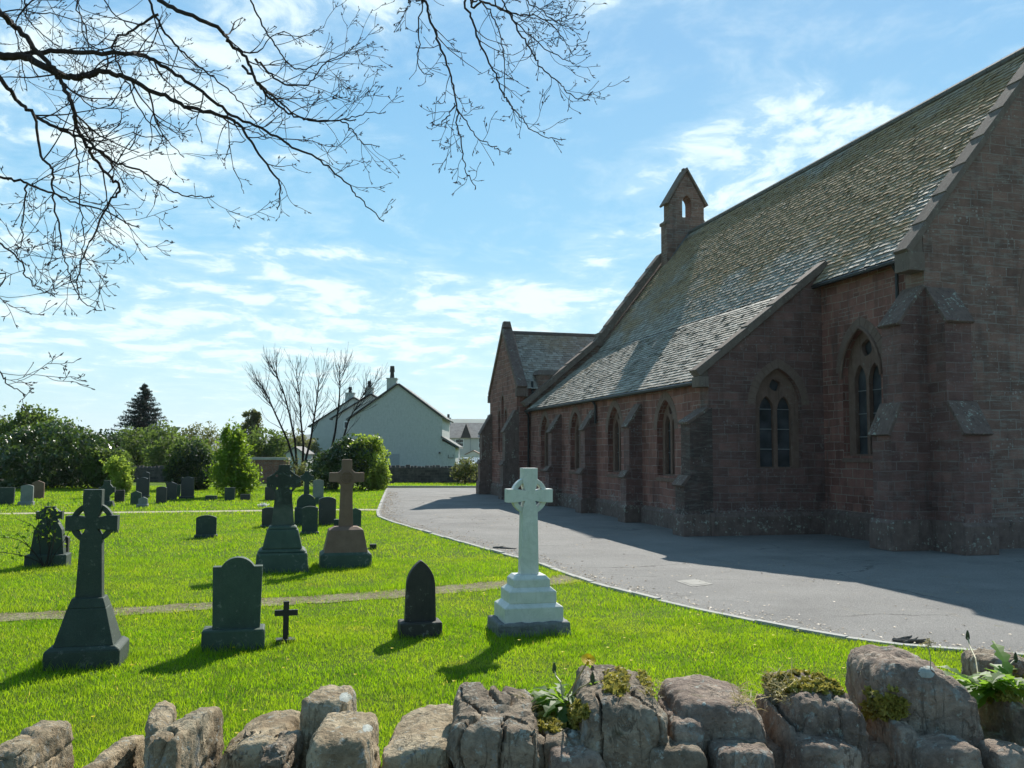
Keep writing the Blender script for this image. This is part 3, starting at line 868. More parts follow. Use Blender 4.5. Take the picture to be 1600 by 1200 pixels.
for i in range(43):
    s0 = S_G + .3 + i * .465; b.tube([(T_R, s0, Z_R + .015), (T_R, s0 + .45, Z_R + .015)], .115, 8)
b.build('ridge', M['ridge'], church)
# eaves gutters and downpipes
b = MB()
b.tube([(T_A - .20, S_H + .3, Z_AE - .05), (T_A - .20, 36.7, Z_AE - .05)], .05, 6)
b.build('gutter', M['iron'], church); b = MB()
b.tube([(T_N - .24, S_G + .3, Z_NE - .06), (T_N - .24, S_H, Z_NE - .06)], .055, 6)
b.build('gutter', M['iron'], church)
for P in ([(T_A - .18, 28.1, 3.70), (T_A - .07, 28.1, 3.55), (T_A - .07, 28.1, 2.95)], [(T_A - .18, 36.62, 3.7), (T_A - .08, 36.62, 3.5), (T_A - .08, 36.62, .05)],
          [(T_N - .22, 16.95, 6.2), (T_N - .10, 16.95, 6.0), (T_N - .10, 16.95, 5.2), (T_N - .10, 17.1, 5.0)]):
    b = MB(); b.tube(P, .042, 6); b.build('downpipe', M['iron'], church)
# copings -----------------------------------------------------------
def coping(b, P0, P1, width, th, axis_dir, n, lift=.0, over=.06):
    """sloping run of coping slabs from P0 (low) to P1 (high) in the x-z plane; width along y"""
    P0, P1 = np.array(P0, float), np.array(P1, float); L = np.linalg.norm(P1 - P0); T = (P1 - P0) / L
    N = np.array([-T[2], 0, T[0]]); N = N if N[2] > 0 else -N
    for i in range(n):
        a = P0 + T * (L * i / n - (.05 if i else 0)); c = P0 + T * (L * (i + 1) / n)
        up0 = N * (th + .025); up1 = N * th * .98; j = random.uniform(-.008, .008); y0 = np.array([0, -over + j, 0]); y1 = np.array([0, width + over, 0])
        vs = [a + y0, c + y0, c + y1, a + y1, a + y0 + up0, c + y0 + up1, c + y1 + up1, a + y1 + up0]
        b.add(vs, [(0, 3, 2, 1), (4, 5, 6, 7), (0, 1, 5, 4), (1, 2, 6, 5), (2, 3, 7, 6), (3, 0, 4, 7)])
b = MB()
coping(b, (12.72, S_G, Z_NE - .02), (T_R, S_G, Z_R + .07), .34, .13, 1, 8)
coping(b, (WR + .3, S_G, Z_NE - .02), (T_R, S_G, Z_R + .07), .34, .13, 1, 8)
b.box(12.66, 13.055, S_G - .05, S_G + .42, Z_NE - .38, Z_NE + .02)
b.slab([(12.73, Z_NE + .021), (13.055, Z_NE + .021), (13.055, Z_NE + .44)], [], .42, onS(S_G + .003))
b.build('gable_coping', M['coping'], church, bevel=.012)
b = MB()
coping(b, (9.66, S_H, 3.86), (13.28, S_H, 6.78), .26, .17, 1, 5)
b.box(9.62, 9.895, S_H - .05, S_H + .34, 3.60, 3.86)
b.slab([(9.67, 3.861), (9.895, 3.861), (9.895, 4.06)], [], .3, onS(S_H + .003))
b.build('aisle_coping', M['coping'], church, bevel=.012)
b = MB()
coping(b, (9.66, S_F - .1, 3.90), (13.0, S_F - .1, 6.75), .45, .22, 1, 5)
coping(b, (13.0, S_F - .1, 6.70), (T_R - .9, S_F - .1, 6.70 + NSL * (T_R - .9 - 13.0)), .45, .26, 1, 6)
b.box(12.86, 13.12, S_F - .14, S_F + .38, 6.55, 7.15)
b.build('far_coping', M['coping'], church, bevel=.012)
b = MB(); b.slab([(T_A, 0), (T_N, 0), (T_N, 6.78), (T_A, 4.08)], [], .4, onS(S_F + .4, -1)); b.build('aisle_end_wall', M['gable'], church)
# bellcote: gabled stone frame with a pointed opening --------------------
bc_s = 35.75
bell = MB()
def bb_map(a, z, d): return (a, bc_s + d, z)
body = [(15.80, 9.6), (17.72, 9.6), (17.72, 12.05), (17.58, 12.28), (17.58, 12.95), (16.76, 14.35), (15.94, 12.95), (15.94, 12.28), (15.80, 12.05)]
bell.slab(body, [lancet(16.76, .21, 12.32, 12.95, 13.32, 7)], .62, bb_map)
bo = bell.build('bellcote', M['gable'], church, bevel=.01)
c = MB()
for sx in (-1, 1):
    P0 = np.array([16.76 + sx * .93, 0, 12.86]); P1 = np.array([16.76, 0, 14.42])
    T = (P1 - P0) / np.linalg.norm(P1 - P0); N = np.array([-T[2], 0, T[0]]); N = N if N[2] > 0 else -N
    vs = []
    for y in (bc_s - .09, bc_s + .71):
        for p in (P0, P1, P1 + np.array([0, 0, .14]), P0 + N * .09): vs.append((p[0], y, p[2]))
    c.add(vs, [(0, 1, 2, 3), (7, 6, 5, 4), (0, 4, 5, 1), (1, 5, 6, 2), (2, 6, 7, 3), (3, 7, 4, 0)])
c.build('bellcote_coping', M['coping'], bo, bevel=.01)
for bx_ in ((15.74, 15.96), (17.56, 17.78)):
    c = MB(); c.box(*bx_, bc_s - .03, bc_s + .66, 11.98, 12.12); c.build('bellcote_offset', M['coping'], bo, bevel=.02)
c = MB(); c.box(16.70, 16.82, bc_s + .2, bc_s + .42, 14.45, 14.60); c.build('finial', M['coping'], bo, bevel=.02)
c = MB(); c.tube([(15.86, bc_s - .03, 10.2), (16.4, bc_s - .03, 11.0), (16.85, bc_s - .03, 11.62)], .05, 5); c.build('flashing', M['lead'], bo)
# transept at the far end ---------------------------------------------
T_T, S_T0, S_T1, S_TM = 9.35, 36.8, 42.0, 39.4
Z_TE, Z_TR = 4.72, 7.40
b = MB()
tl = [lancet(S_TM + d, .23, 2.0, h - .4, h) for d, h in ((-.62, 3.9), (0, 4.55), (.62, 3.9))]
b.slab([(S_T0, 0), (S_T1, 0), (S_T1, Z_TE), (S_TM, Z_TR + .05), (S_T0, Z_TE)], tl, .5, onT(T_T))
b.slab([(T_T + .5, 0), (14, 0), (14, Z_TE), (T_T + .5, Z_TE)], [], .4, onS(S_T0))
b.slab([(T_T + .5, 0), (14, 0), (14, Z_TE), (T_T + .5, Z_TE)], [], .4, onS(S_T1, -1))
b.build('transept_wall', M['red'], church)
for d, h in ((-.62, 3.9), (0, 4.55), (.62, 3.9)):
    g = MB(); g.slab(lancet(S_TM + d, .25, 1.98, h - .4, h + .02, 6), [], .03, lambda a, z, dd: (T_T + .2 + dd, a, z)); w = g.build('window', M['glass'], church)
    voussoirs(S_TM + d, .24, h - .4, h, .12, onT(T_T), .005, 5).build('arch', M['vous'], w)
def troof(s_e, s_m, seed):
    B = nrm((0, s_m - s_e, Z_TR - Z_TE + .05)); A = np.array([1., 0, 0]) if s_e < s_m else np.array([-1., 0, 0])
    N = np.cross(A, B); N = N if N[2] > 0 else -N; b = MB()
    L = math.hypot(s_m - s_e, Z_TR - Z_TE + .05)
    slates(b, (T_T + .35 if s_e < s_m else 15.6, s_e, Z_TE - .05), A, B, N, 15.6 - T_T - .35, L, .21, .150, seed)
    o = b.build('transept_roof', M['slate_dark'], church, fix=False)
    d = MB(); d.add([(T_T + .3, s_e, Z_TE - .06), (15.6, s_e, Z_TE - .06), (15.6, s_m, Z_TR - .01), (T_T + .3, s_m, Z_TR - .01)], [(0, 1, 2, 3)]); d.build('roof_deck', M['wood_d'], o)
troof(S_T0 - .15, S_TM, 21); troof(S_T1 + .15, S_TM, 22)
b = MB(); b.tube([(T_T + .3, S_TM, Z_TR + .02), (15.4, S_TM, Z_TR + .02)], .10, 8); b.build('ridge', M['ridge'], church)
b = MB()      # coping of the transept gable (slopes lie in the y-z plane)
for s_e, z_e in ((S_T0 - .12, Z_TE - .08), (S_T1 + .12, Z_TE - .08)):
    P0 = np.array([0, s_e, z_e]); P1 = np.array([0, S_TM, Z_TR + .02]); T = nrm(P1 - P0); N = np.array([0, -T[2], T[1]]); N = N if N[2] > 0 else -N
    vs = []
    for x in (T_T - .06, T_T + .40):
        for p in (P0, P1, P1 + np.array([0, 0, .30]), P0 + N * .20): vs.append((x, p[1], p[2]))
    b.add(vs, [(0, 1, 2, 3), (7, 6, 5, 4), (0, 4, 5, 1), (1, 5, 6, 2), (2, 6, 7, 3), (3, 7, 4, 0)])
    q = -.22 if s_e < S_TM else .0
    b.box(T_T - .08, T_T + .44, s_e - .1, s_e + .12, z_e - .3, z_e + .05)
b.frustum(T_T + .16, S_TM, Z_TR + .22, Z_TR + .52, .40, .42, .30, .26)
b.build('transept_coping', M['plinth'], church, bevel=.015)
buttress(('t', T_T), S_T0 - .004, S_T0 + .5, .50, .58, 3.75, 2.85, 1.6, 1.45, .62, .07, m_='plinth')
buttress(('t', T_T), S_T1 - .5, S_T1 + .004, .50, .58, 3.75, 2.85, 1.6, 1.45, .62, .07, m_='plinth')
b = MB(); plinth(b, 't', S_T0 + .6, S_T1 - .6, T_T, .56); b.build('plinth', M['plinth'], church)
b = MB(); b.box(10.25, 12.4, 36.62, 37.4, 4.4, 5.28); po = b.build('parapet', M['gable'], church)
b = MB(); b.add([(10.15, 36.55, 5.28), (12.5, 36.55, 5.28), (12.5, 37.47, 5.28), (10.15, 37.47, 5.28), (10.28, 36.7, 5.5), (12.4, 36.7, 5.5), (12.4, 37.3, 5.5), (10.28, 37.3, 5.5)],
                 [(0, 3, 2, 1), (4, 5, 6, 7), (0, 1, 5, 4), (1, 2, 6, 5), (2, 3, 7, 6), (3, 0, 4, 7)]); b.build('parapet_coping', M['coping'], po)
b = MB(); b.tube([(T_A + .1, 36.72, 5.0), (T_A + .12, 36.72, 4.5), (T_A + .25, 36.70, 4.0)], .05, 6); b.box(T_A - .05, T_A + .2, 36.62, 36.78, 4.0, 4.25); b.build('downpipe', M['iron'], church)

# ================================================================== GRAVES
NOGRASS = []          # (x, y, halfwidth, halfdepth, rz) footprints kept clear of grass blades
def gtop(ytop, Y): return float(AT(800, ytop, Y)[2])
def grave_root(name, label, xc, yb, rz=YAW, group=None, foot=(.3, .2)):
    p = G(xc, yb)
    # the px base is the front face: push the centre back by half the depth
    q = p + np.array([-math.sin(rz), math.cos(rz), 0]) * foot[1]
    NOGRASS.append((q[0], q[1], foot[0], foot[1], rz))
    return thing(name, label, 'grave cross' if 'cross' in name else 'gravestone', q, rz, group), p[1]
def arc(x0, x1, zs, za, n=10):
    """segment of a circle from (x1, zs) up to the top and down to (x0, zs)"""
    c = (x0 + x1) / 2; a = (x1 - x0) / 2; h = za - zs; r = (a * a + h * h) / (2 * h); zc = za - r
    th = math.atan2(zs - zc, a)
    return [(c + r * math.cos(th + (math.pi - 2 * th) * i / n), zc + r * math.sin(th + (math.pi - 2 * th) * i / n)) for i in range(n + 1)]
def stone_outline(shape, w, z0, h, taper=0.0):
    a = w / 2; t = a - taper
    if shape == 'flat': return [(-a, z0), (a, z0), (t, h), (-t, h)]
    if shape == 'segment': return [(-a, z0), (a, z0)] + arc(-t, t, h - w * .13, h)
    if shape == 'round': return [(-a, z0), (a, z0)] + arc(-t, t, h - w * .42, h, 14)
    if shape == 'gable': return [(-a, z0), (a, z0), (t, h - w * .22), (0, h), (-t, h - w * .22)]
    if shape == 'lancet': return [(-a, z0), (a, z0)] + lancet(0, t, 0, h - w * .85, h, 10)[2:]
    if shape == 'shoulder': return [(-a, z0), (a, z0), (t, h - w * .20), (t * .66, h - w * .20)] + arc(-t * .62, t * .62, h - w * .17, h, 12) + [(-t * .66, h - w * .20), (-t, h - w * .20)]
    if shape == 'ogee': return [(-a, z0), (a, z0), (t, h - w * .30), (t * .92, h - w * .22), (t * .6, h - w * .17), (t * .25, h - w * .08), (0, h), (-t * .25, h - w * .08), (-t * .6, h - w * .17), (-t * .92, h - w * .22), (-t, h - w * .30)]
    if shape == 'ears': return [(-a, z0), (a, z0), (t, h - w * .05), (t * .8, h - w * .05), (t * .74, h - w * .1)] + arc(-t * .7, t * .7, h - w * .1, h, 8) + [(-t * .74, h - w * .1), (-t * .8, h - w * .05), (-t, h - w * .05)]
def ext(b, outl, d, holes=()):
    b.slab(outl, holes, d, lambda a, z, q: (a, -d / 2 + q, z))
def headstone(label, x0, x1, yt, yb, shape, mt, base=None, thick=.11, group='upright headstones in the grass', rz=YAW, taper=0.0, name='headstone', lean=0.0, mt_b=None):
    xc = (x0 + x1) / 2
    Y = G(xc, yb)[1]; w = (x1 - x0) * Y / FPX / math.cos(rz) * .98
    h = gtop(yt, Y)
    fw = w
    if base: fw = (base[1] - base[0]) * Y / FPX / math.cos(rz) * .97
    fd = thick / 2 + (.09 if base else .0)
    r, Y = grave_root(name, label, xc if not base else (base[0] + base[1]) / 2, yb, rz, group, (fw / 2, fd))
    r.rotation_euler = (0, lean, rz)
    off = 0.0
    z0 = -.06
    if base:
        zb = gtop(base[2], Y); off = (xc - (base[0] + base[1]) / 2) * Y / FPX
        b = MB(); b.box(-fw / 2, fw / 2, -fd, fd, -.08, zb); b.build('base', mt_b or mt, r, bevel=.018); z0 = zb - .01
    b = MB(); ext(b, [(x + off, z) for x, z in stone_outline(shape, w, z0, h, taper)], thick)
    b.build('stone', mt, r, bevel=.012)
    return r, w, h, thick

# --- 1 the tall dark ringed cross at the left
def px_w(dx, Y): return dx * Y / FPX / math.cos(YAW)
def ringed_cross(b, rb, cz, arm, top, sw0, sw1, z0, d, aw, r_in, r_out, rd, hw=None, nk=.55):
    """latin cross with tapering shaft; the arms are scooped to a narrow neck where they meet"""
    hw = hw or sw1; A, Hh, Sh = aw / 2, hw / 2, sw1 / 2; q = min(A, Hh) * 1.36 * nk
    def crotch(v):      # from the vertical member (half width v) round to the arm, in first-quadrant offsets
        return [(v, A * 2.0), (v * .90, A * 1.6), (q * 1.22, A * 1.12), (q, q), (A * 1.25, q * 1.15), (A * 1.75, A * .95), (A * 2.1, A)]
    lo = crotch(Sh); hi = crotch(Hh)
    right = [(sw0 / 2, z0)] + [(x, cz - z) for x, z in lo] + [(arm, cz - A), (arm, cz + A)] + [(x, cz + z) for x, z in reversed(hi)] + [(Hh, top)]
    ext(b, [(-x, z) for x, z in reversed(right)][::-1][::-1] + [] if False else right + [(-x, z) for x, z in reversed(right)], d)
def ring_quadrants(parent, cz, aw, hw, r_in, r_out, rd, mt, cusp=.0):
    """the four arcs of the ring, butted into the angles of the cross"""
    for q in range(4):
        sx, sz = ((1, 1), (-1, 1), (-1, -1), (1, -1))[q]
        t0o = math.asin(min(.99, aw / 2 * .96 / r_out)); t1o = math.acos(min(.99, hw / 2 * .96 / r_out))
        t0i = math.asin(min(.99, aw / 2 * .96 / r_in)); t1i = math.acos(min(.99, hw / 2 * .96 / r_in))
        P = [(r_out * math.cos(t0o + (t1o - t0o) * i / 10), r_out * math.sin(t0o + (t1o - t0o) * i / 10)) for i in range(11)]
        I = [(r_in * math.cos(t0i + (t1i - t0i) * i / 10), r_in * math.sin(t0i + (t1i - t0i) * i / 10)) for i in range(10, -1, -1)]
        outl = [(sx * x, cz + sz * z) for x, z in P + I]
        b = MB(); ext(b, outl, rd); b.build('ring', mt, parent, bevel=.006)

r, Y = grave_root('celtic_cross', 'tall dark grey ringed cross on a tapering plinth at the left front of the lawn', 125, 1047, YAW, 'ringed stone crosses', (.36, .30))
Wb = px_w(106, Y); D = Wb * .82; zb = gtop(1016, Y + .02); z1 = gtop(948, Y + .2); z2 = gtop(938, Y + .2)
b = MB(); b.frustum(0, 0, -.08, zb - .035, Wb, D, Wb, D); b.frustum(0, 0, zb - .0352, zb, Wb, D, Wb * .86, D * .86); b.build('base', M['g_dark'], r, bevel=.01)
b = MB(); b.frustum(0, 0, zb - .002, z1 - .03, Wb * .80, D * .80, Wb * .52, D * .50); b.frustum(0, 0, z1 - .0302, z2, Wb * .52, D * .50, Wb * .42, D * .40); b.build('plinth', M['g_dark'], r, bevel=.008)
cz = gtop(820, Y + .3); top = gtop(768, Y + .3); arm = px_w(36, Y + .3); aw = px_w(22, Y + .3); hw = px_w(26, Y + .3)
b = MB(); ringed_cross(b, None, cz, arm, top, px_w(37, Y + .3), px_w(30, Y + .3), z2 - .01, .125, aw, 0, 0, 0, hw); sh = b.build('cross', M['g_dark'], r, bevel=.007)
ring_quadrants(sh, cz, aw, hw, px_w(22.5, Y + .3), px_w(30, Y + .3), .085, M['g_dark'])

# --- 2 the white marble ringed cross
r, Y = grave_root('celtic_cross', 'white marble ringed cross on three stepped blocks beside the drive kerb', 839, 996, YAW, 'ringed stone crosses', (.46, .37))
Yc = Y + .36
Wb = px_w(112, Y); D = Wb * .80
b = MB(); b.frustum(0, 0, -.08, gtop(974, Y), Wb, D, Wb, D)
rk = b.build('base', M['g_rough'], r, bevel=.03)
mdf = rk.modifiers.new('sub', 'SUBSURF'); mdf.subdivision_type = 'SIMPLE'; mdf.levels = mdf.render_levels = 4
tx = bpy.data.textures.new('rockface', 'CLOUDS'); tx.noise_scale = .09
dm = rk.modifiers.new('rough', 'DISPLACE'); dm.texture = tx; dm.strength = .035; dm.mid_level = .6
zz = gtop(977, Y + .05)
for (w, yt, yte) in ((.905 * Wb / 1.02 * .92, 950, 944), (.70 * Wb * .94, 925, 919), (.55 * Wb * .93, 906, 902)):
    d = w * .80; z1 = gtop(yt, Yc - d / 2); z2 = z1 + .045
    b = MB(); b.frustum(0, 0, zz - .004, z1, w, d, w, d); b.frustum(0, 0, z1 - .0002, z2, w, d, w * .80, d * .76)
    b.build('step', M['marble'], r, bevel=.006); zz = z2
cz = gtop(774, Yc); top = gtop(731, Yc); arm = px_w(36, Yc) * .97; aw = px_w(20, Yc); hw = px_w(22.5, Yc)
b = MB(); ringed_cross(b, None, cz, arm, top, px_w(27, Yc), px_w(23, Yc), zz - .005, .15, aw, 0, 0, 0, hw); sh = b.build('cross', M['marble'], r, bevel=.008)
ring_quadrants(sh, cz, aw, hw, px_w(20.8, Yc), px_w(27.5, Yc), .10, M['marble'])

# --- 3 the carved celtic cross
r, Y = grave_root('celtic_cross', 'weathered green grey cross carved with knotwork, on a rough two stage plinth', 440, 896, YAW, 'ringed stone crosses', (.48, .40))
Yc = Y + .38; Wb = px_w(80, Y); D = Wb * .8
b = MB(); b.frustum(0, 0, -.08, gtop(866, Y + .04), Wb, D, Wb * .93, D * .93); b.frustum(0, 0, gtop(866, Y + .04) - .0005, gtop(860, Y + .1), Wb * .93, D * .93, Wb * .76, D * .76); b.build('base', M['g_green'], r, bevel=.04)
b = MB(); b.frustum(0, 0, gtop(861, Y + .1), gtop(829, Yc - .2), Wb * .75, D * .75, Wb * .57, D * .57); b.frustum(0, 0, gtop(829, Yc - .2) - .0005, gtop(824, Yc - .2), Wb * .57, D * .57, Wb * .48, D * .45); b.build('plinth', M['g_green'], r, bevel=.03)
cz = gtop(755, Yc); top = gtop(728, Yc); arm = px_w(25, Yc); aw = px_w(14, Yc); hw = px_w(16, Yc)
zb = gtop(825, Yc)
outl = [(-px_w(17, Yc), zb), (px_w(17, Yc), zb), (px_w(12.5, Yc), gtop(777, Yc)), (px_w(13, Yc), cz - px_w(14, Yc)), (px_w(19, Yc), cz - aw * .55), (arm, cz - aw * .5), (arm, cz + aw * .5), (px_w(18, Yc), cz + aw * .75), (hw * .55, cz + px_w(18, Yc)), (hw / 2, top), (-hw / 2, top), (-hw * .55, cz + px_w(18, Yc)), (-px_w(18, Yc), cz + aw * .75), (-arm, cz + aw * .5), (-arm, cz - aw * .5), (-px_w(19, Yc), cz - aw * .55), (-px_w(13, Yc), cz - px_w(14, Yc)), (-px_w(12.5, Yc), gtop(777, Yc))]
hs = [circle(sx * px_w(10.5, Yc), cz + sz * px_w(9.5, Yc), px_w(2.3, Yc), 8) for sx in (-1, 1) for sz in (-1, 1)]
b = MB(); ext(b, outl, .16, hs); b.build('cross', M['carved'], r, bevel=.012)

# --- 4 the brown latin cross
r, Y = grave_root('latin_cross', 'brown sandstone cross with a carved round boss, on a sloping plinth near the drive', 541, 888, YAW, None, (.47, .36))
Yc = Y + .35; Wb = px_w(76, Y); D = Wb * .78
b = MB(); b.frustum(0, 0, -.08, gtop(869, Y), Wb, D, Wb, D); b.frustum(0, 0, gtop(869, Y) - .0004, gtop(865, Y + .05), Wb, D, Wb * .88, D * .86); b.build('base', M['g_green'], r, bevel=.012)
b = MB(); b.frustum(0, 0, gtop(866, Y + .05), gtop(830, Yc - .22), Wb * .86, D * .84, Wb * .68, D * .62); b.frustum(0, 0, gtop(830, Yc - .22) - .0004, gtop(825, Yc - .15), Wb * .68, D * .62, Wb * .46, D * .38); b.build('plinth', M['g_brown'], r, bevel=.01)
cz = gtop(747, Yc); top = gtop(719, Yc); arm = px_w(26, Yc); aw = px_w(14, Yc); hw = px_w(15, Yc); s0, s1 = px_w(10.5, Yc), px_w(8.6, Yc); zb = gtop(826, Yc)
f = px_w(5, Yc)
outl = [(-s0, zb), (s0, zb), (s1, cz - aw / 2 - f), (s1 + f, cz - aw / 2), (arm, cz - aw / 2), (arm, cz + aw / 2), (hw / 2 + f, cz + aw / 2), (hw / 2, cz + aw / 2 + f), (hw / 2, top), (-hw / 2, top), (-hw / 2, cz + aw / 2 + f), (-hw / 2 - f, cz + aw / 2), (-arm, cz + aw / 2), (-arm, cz - aw / 2), (-s1 - f, cz - aw / 2), (-s1, cz - aw / 2 - f)]
b = MB(); ext(b, outl, .13); sh = b.build('cross', M['g_brown'], r, bevel=.012)
b = MB(); R0 = px_w(8.6, Yc)
P = [(R0 * math.cos(t), -.075, cz + R0 * math.sin(t)) for t in np.linspace(0, 2 * math.pi, 25)]
b.tube(P, .011, 5)
for q in range(4):
    t = q * math.pi / 2; c = (R0 * .45 * math.cos(t), R0 * .45 * math.sin(t))
    b.tube([(c[0] + R0 * .36 * math.cos(k), -.072, cz + c[1] + R0 * .36 * math.sin(k)) for k in np.linspace(0, 2 * math.pi, 13)], .010, 5)
b.build('boss', M['g_brown'], sh)

# --- 5 small iron cross
r, Y = grave_root('iron_cross', 'small plain black cross on a thin square foot in the near lawn', 446, 1005, YAW, None, (.09, .07))
b = MB(); b.frustum(0, 0, -.02, .035, px_w(31, Y), .14, px_w(30, Y), .13); b.build('base', M['iron'], r, bevel=.005)
w = px_w(8.5, Y); cz = gtop(961, Y); tp = gtop(943, Y); a = px_w(17, Y)
b = MB(); ext(b, [(-w / 2, .03), (w / 2, .03), (w / 2, cz - w / 2), (a, cz - w / 2), (a, cz + w / 2), (w / 2, cz + w / 2), (w / 2, tp), (-w / 2, tp), (-w / 2, cz + w / 2), (-a, cz + w / 2), (-a, cz - w / 2), (-w / 2, cz - w / 2)], .035); b.build('cross', M['iron'], r, bevel=.003)

# --- near headstones
headstone('broad dark green headstone with an arched top and square shoulders, on a heavy base', 332, 402, 875, 1017, 'shoulder', M['g_green'], (317, 410, 987), .13, taper=-.012, rz=YAW)
headstone('black pointed headstone with a pale stain at its foot, on a rough low base', 635, 683, 878, 996, 'lancet', M['g_sooty'], (626, 691, 974), .11, taper=.012)
# --- headstone under a climbing rose, with a cross finial
r, Y = grave_root('headstone', 'tapered headstone topped by a small ringed cross and overgrown by a rose', 70, 886, YAW, 'upright headstones in the grass', (.42, .2))
Wb = px_w(58, Y); b = MB(); b.box(-Wb / 2, Wb / 2, -.2, .2, -.08, gtop(871, Y)); b.build('base', M['g_dark'], r, bevel=.02)
Yc = Y + .2; zb = gtop(872, Yc); sp = gtop(831, Yc); tp = gtop(816, Yc)
b = MB(); ext(b, [(-px_w(24, Yc), zb), (px_w(23, Yc), zb), (px_w(19, Yc), sp)] + arc(-px_w(13, Yc), px_w(13, Yc), tp - .04, tp + .05, 8) + [(-px_w(19, Yc), sp)], .2); st_ = b.build('stone', M['g_dark'], r, bevel=.012)
cz = gtop(808, Yc); a = px_w(18, Yc); w = px_w(12, Yc)
b = MB(); ext(b, [(-w * .7, tp), (w * .7, tp), (w * .42, cz - w * .6)] + [(w * 1.05, cz - w * .5), (a * .85, cz - w * .45), (a, cz - w * .62), (a, cz + w * .5), (a * .85, cz + w * .38), (w * .95, cz + w * .55), (w * .5, cz + w * .95), (w * .72, gtop(795, Yc)), (-w * .72, gtop(795, Yc)), (-w * .5, cz + w * .95), (-w * .95, cz + w * .55), (-a * .85, cz + w * .38), (-a, cz + w * .5), (-a, cz - w * .62), (-a * .85, cz - w * .45), (-w * 1.05, cz - w * .5), (-w * .42, cz - w * .6)], .14); b.build('cross_finial', M['g_dark'], r, bevel=.01)
P_ROSE = (r, Y, Wb)
headstone('dark headstone with a wavy top close behind the rose covered stone', 82, 104, 838, 879, 'ogee', M['g_sooty'], None, .14)
headstone('small dark headstone with a gently arched top alone in the middle lawn', 306, 336, 808, 841, 'segment', M['g_dark'], (304, 338, 838.5), .10)
headstone('small dark block stone showing past the right of the tall ringed cross', 166, 183, 813, 833, 'flat', M['g_dark'], None, .2)

# --- cluster between the carved cross and the brown cross
r, Y = grave_root('headstone', 'tall dark monument with a small cross standing on a rounded drum', 478, 821, YAW, None, (.36, .22))
b = MB(); b.box(-px_w(17, Y), px_w(17, Y), -.2, .2, -.05, gtop(795, Y)); b.build('base', M['g_dark'], r, bevel=.02)
b = MB(); ext(b, stone_outline('round', px_w(28, Y), gtop(796, Y), gtop(774, Y)), .3); b.build('drum', M['g_dark'], r, bevel=.02)
cz = gtop(748.5, Y); w = px_w(7, Y); a = px_w(10.5, Y)
b = MB(); ext(b, [(-w * .6, gtop(776, Y)), (w * .6, gtop(776, Y)), (w * .5, cz - w * .9), (w, cz - w * .5), (a, cz - w * .5), (a, cz + w * .4), (w, cz + w * .5), (w * .5, cz + w), (w * .5, gtop(738, Y)), (-w * .5, gtop(738, Y)), (-w * .5, cz + w), (-w, cz + w * .5), (-a, cz + w * .4), (-a, cz - w * .5), (-w, cz - w * .5), (-w * .5, cz - w * .9)], .13); b.build('cross', M['g_dark'], r, bevel=.01)
headstone('dark headstone with a low arched top standing just before the drum monument', 472, 496, 793, 835, 'segment', M['g_dark'], (470, 498, 833), .11)
headstone('wide dark headstone with a low arched top between the carved cross and the brown cross', 498, 524, 778, 820.5, 'segment', M['g_black'], None, .12)
headstone('dark headstone half hidden behind the left of the carved cross', 409, 430, 795, 824, 'segment', M['g_black'], (407, 432, 823), .10)
headstone('small black headstone on the far strip of grass above the carved cross', 414, 431, 763, 782, 'flat', M['g_black'], None, .12)
headstone('grey headstone with a pale inscribed panel on a stepped base before the big bush', 489, 505, 751, 789, 'segment', M['g_grey'], (492, 504, 779), .10, mt_b=M['g_green'])
headstone('dark headstone peeping out at the right of the brown cross', 546, 564, 795, 824, 'gable', M['g_green'], None, .11)
headstone('low grey block beside the foot of the brown cross', 522, 537, 813, 825, 'flat', M['g_dark'], None, .18)
r, Y = grave_root('grave_marker', 'tiny black square marker by itself right of the brown cross', 583, 859, YAW, None, (.1, .05))
b = MB(); b.box(-px_w(5, Y), px_w(5, Y), -.05, .05, -.02, gtop(851.5, Y)); b.build('block', M['iron'], r, bevel=.006)
b = MB(); b.box(-px_w(9, Y), -px_w(4, Y), -.03, .03, -.02, .03); b.build('foot', M['iron'], r)

# --- far left group
headstone('dark inscribed headstone with a straight top at the left edge of the lawn', -2, 19.5, 766, 789, 'flat', M['g_dark'], None, .12, lean=.03)
headstone('pale grey headstone with a slightly arched top, second from the left edge', 31, 48.5, 761.5, 790, 'segment', M['g_grey'], (28, 50, 788), .11)
headstone('brownish headstone with a shallow pointed top before the big rhododendron', 49.5, 67, 754.5, 779.5, 'gable', M['g_brown'], None, .11)
r, Y = grave_root('headstone', 'grey stone cross rising behind the ring of the tall dark cross', 165, 792, YAW, None, (.3, .15))
cz = gtop(769, Y); w = px_w(9, Y); a = px_w(11.5, Y); tp = gtop(754, Y)
b = MB(); ext(b, [(-w * .6, -.05), (w * .6, -.05), (w * .45, cz - w), (w * .95, cz - w * .45), (a, cz - w * .45), (a, cz + w * .45), (w * .95, cz + w * .45), (w * .5, cz + w), (w * .5, tp), (-w * .5, tp), (-w * .5, cz + w), (-w * .95, cz + w * .45), (-a, cz + w * .45), (-a, cz - w * .45), (-w * .95, cz - w * .45), (-w * .45, cz - w)], .14); b.build('cross', M['g_dark'], r, bevel=.01)
b = MB(); b.frustum(0, 0, -.05, .2, w * 2.6, .4, w * 2, .3); b.build('base', M['g_dark'], r, bevel=.01)
headstone('squat dark stone half under the trailing shrub', 179, 193, 769, 785, 'flat', M['g_sooty'], None, .14)
headstone('greenish headstone with a shallow pointed top, in front of the tall black one', 204, 219.5, 770, 789, 'gable', M['g_green'], None, .11)
headstone('very small grey headstone with a pointed top, nearest the pale walk', 215.5, 229, 779.5, 793, 'gable', M['g_grey'], (213, 230, 791), .10)
headstone('tall black headstone with an uneven arched top against the dark churchyard wall', 212, 231, 749, 780, 'ears', M['g_black'], (211, 232, 777), .13)
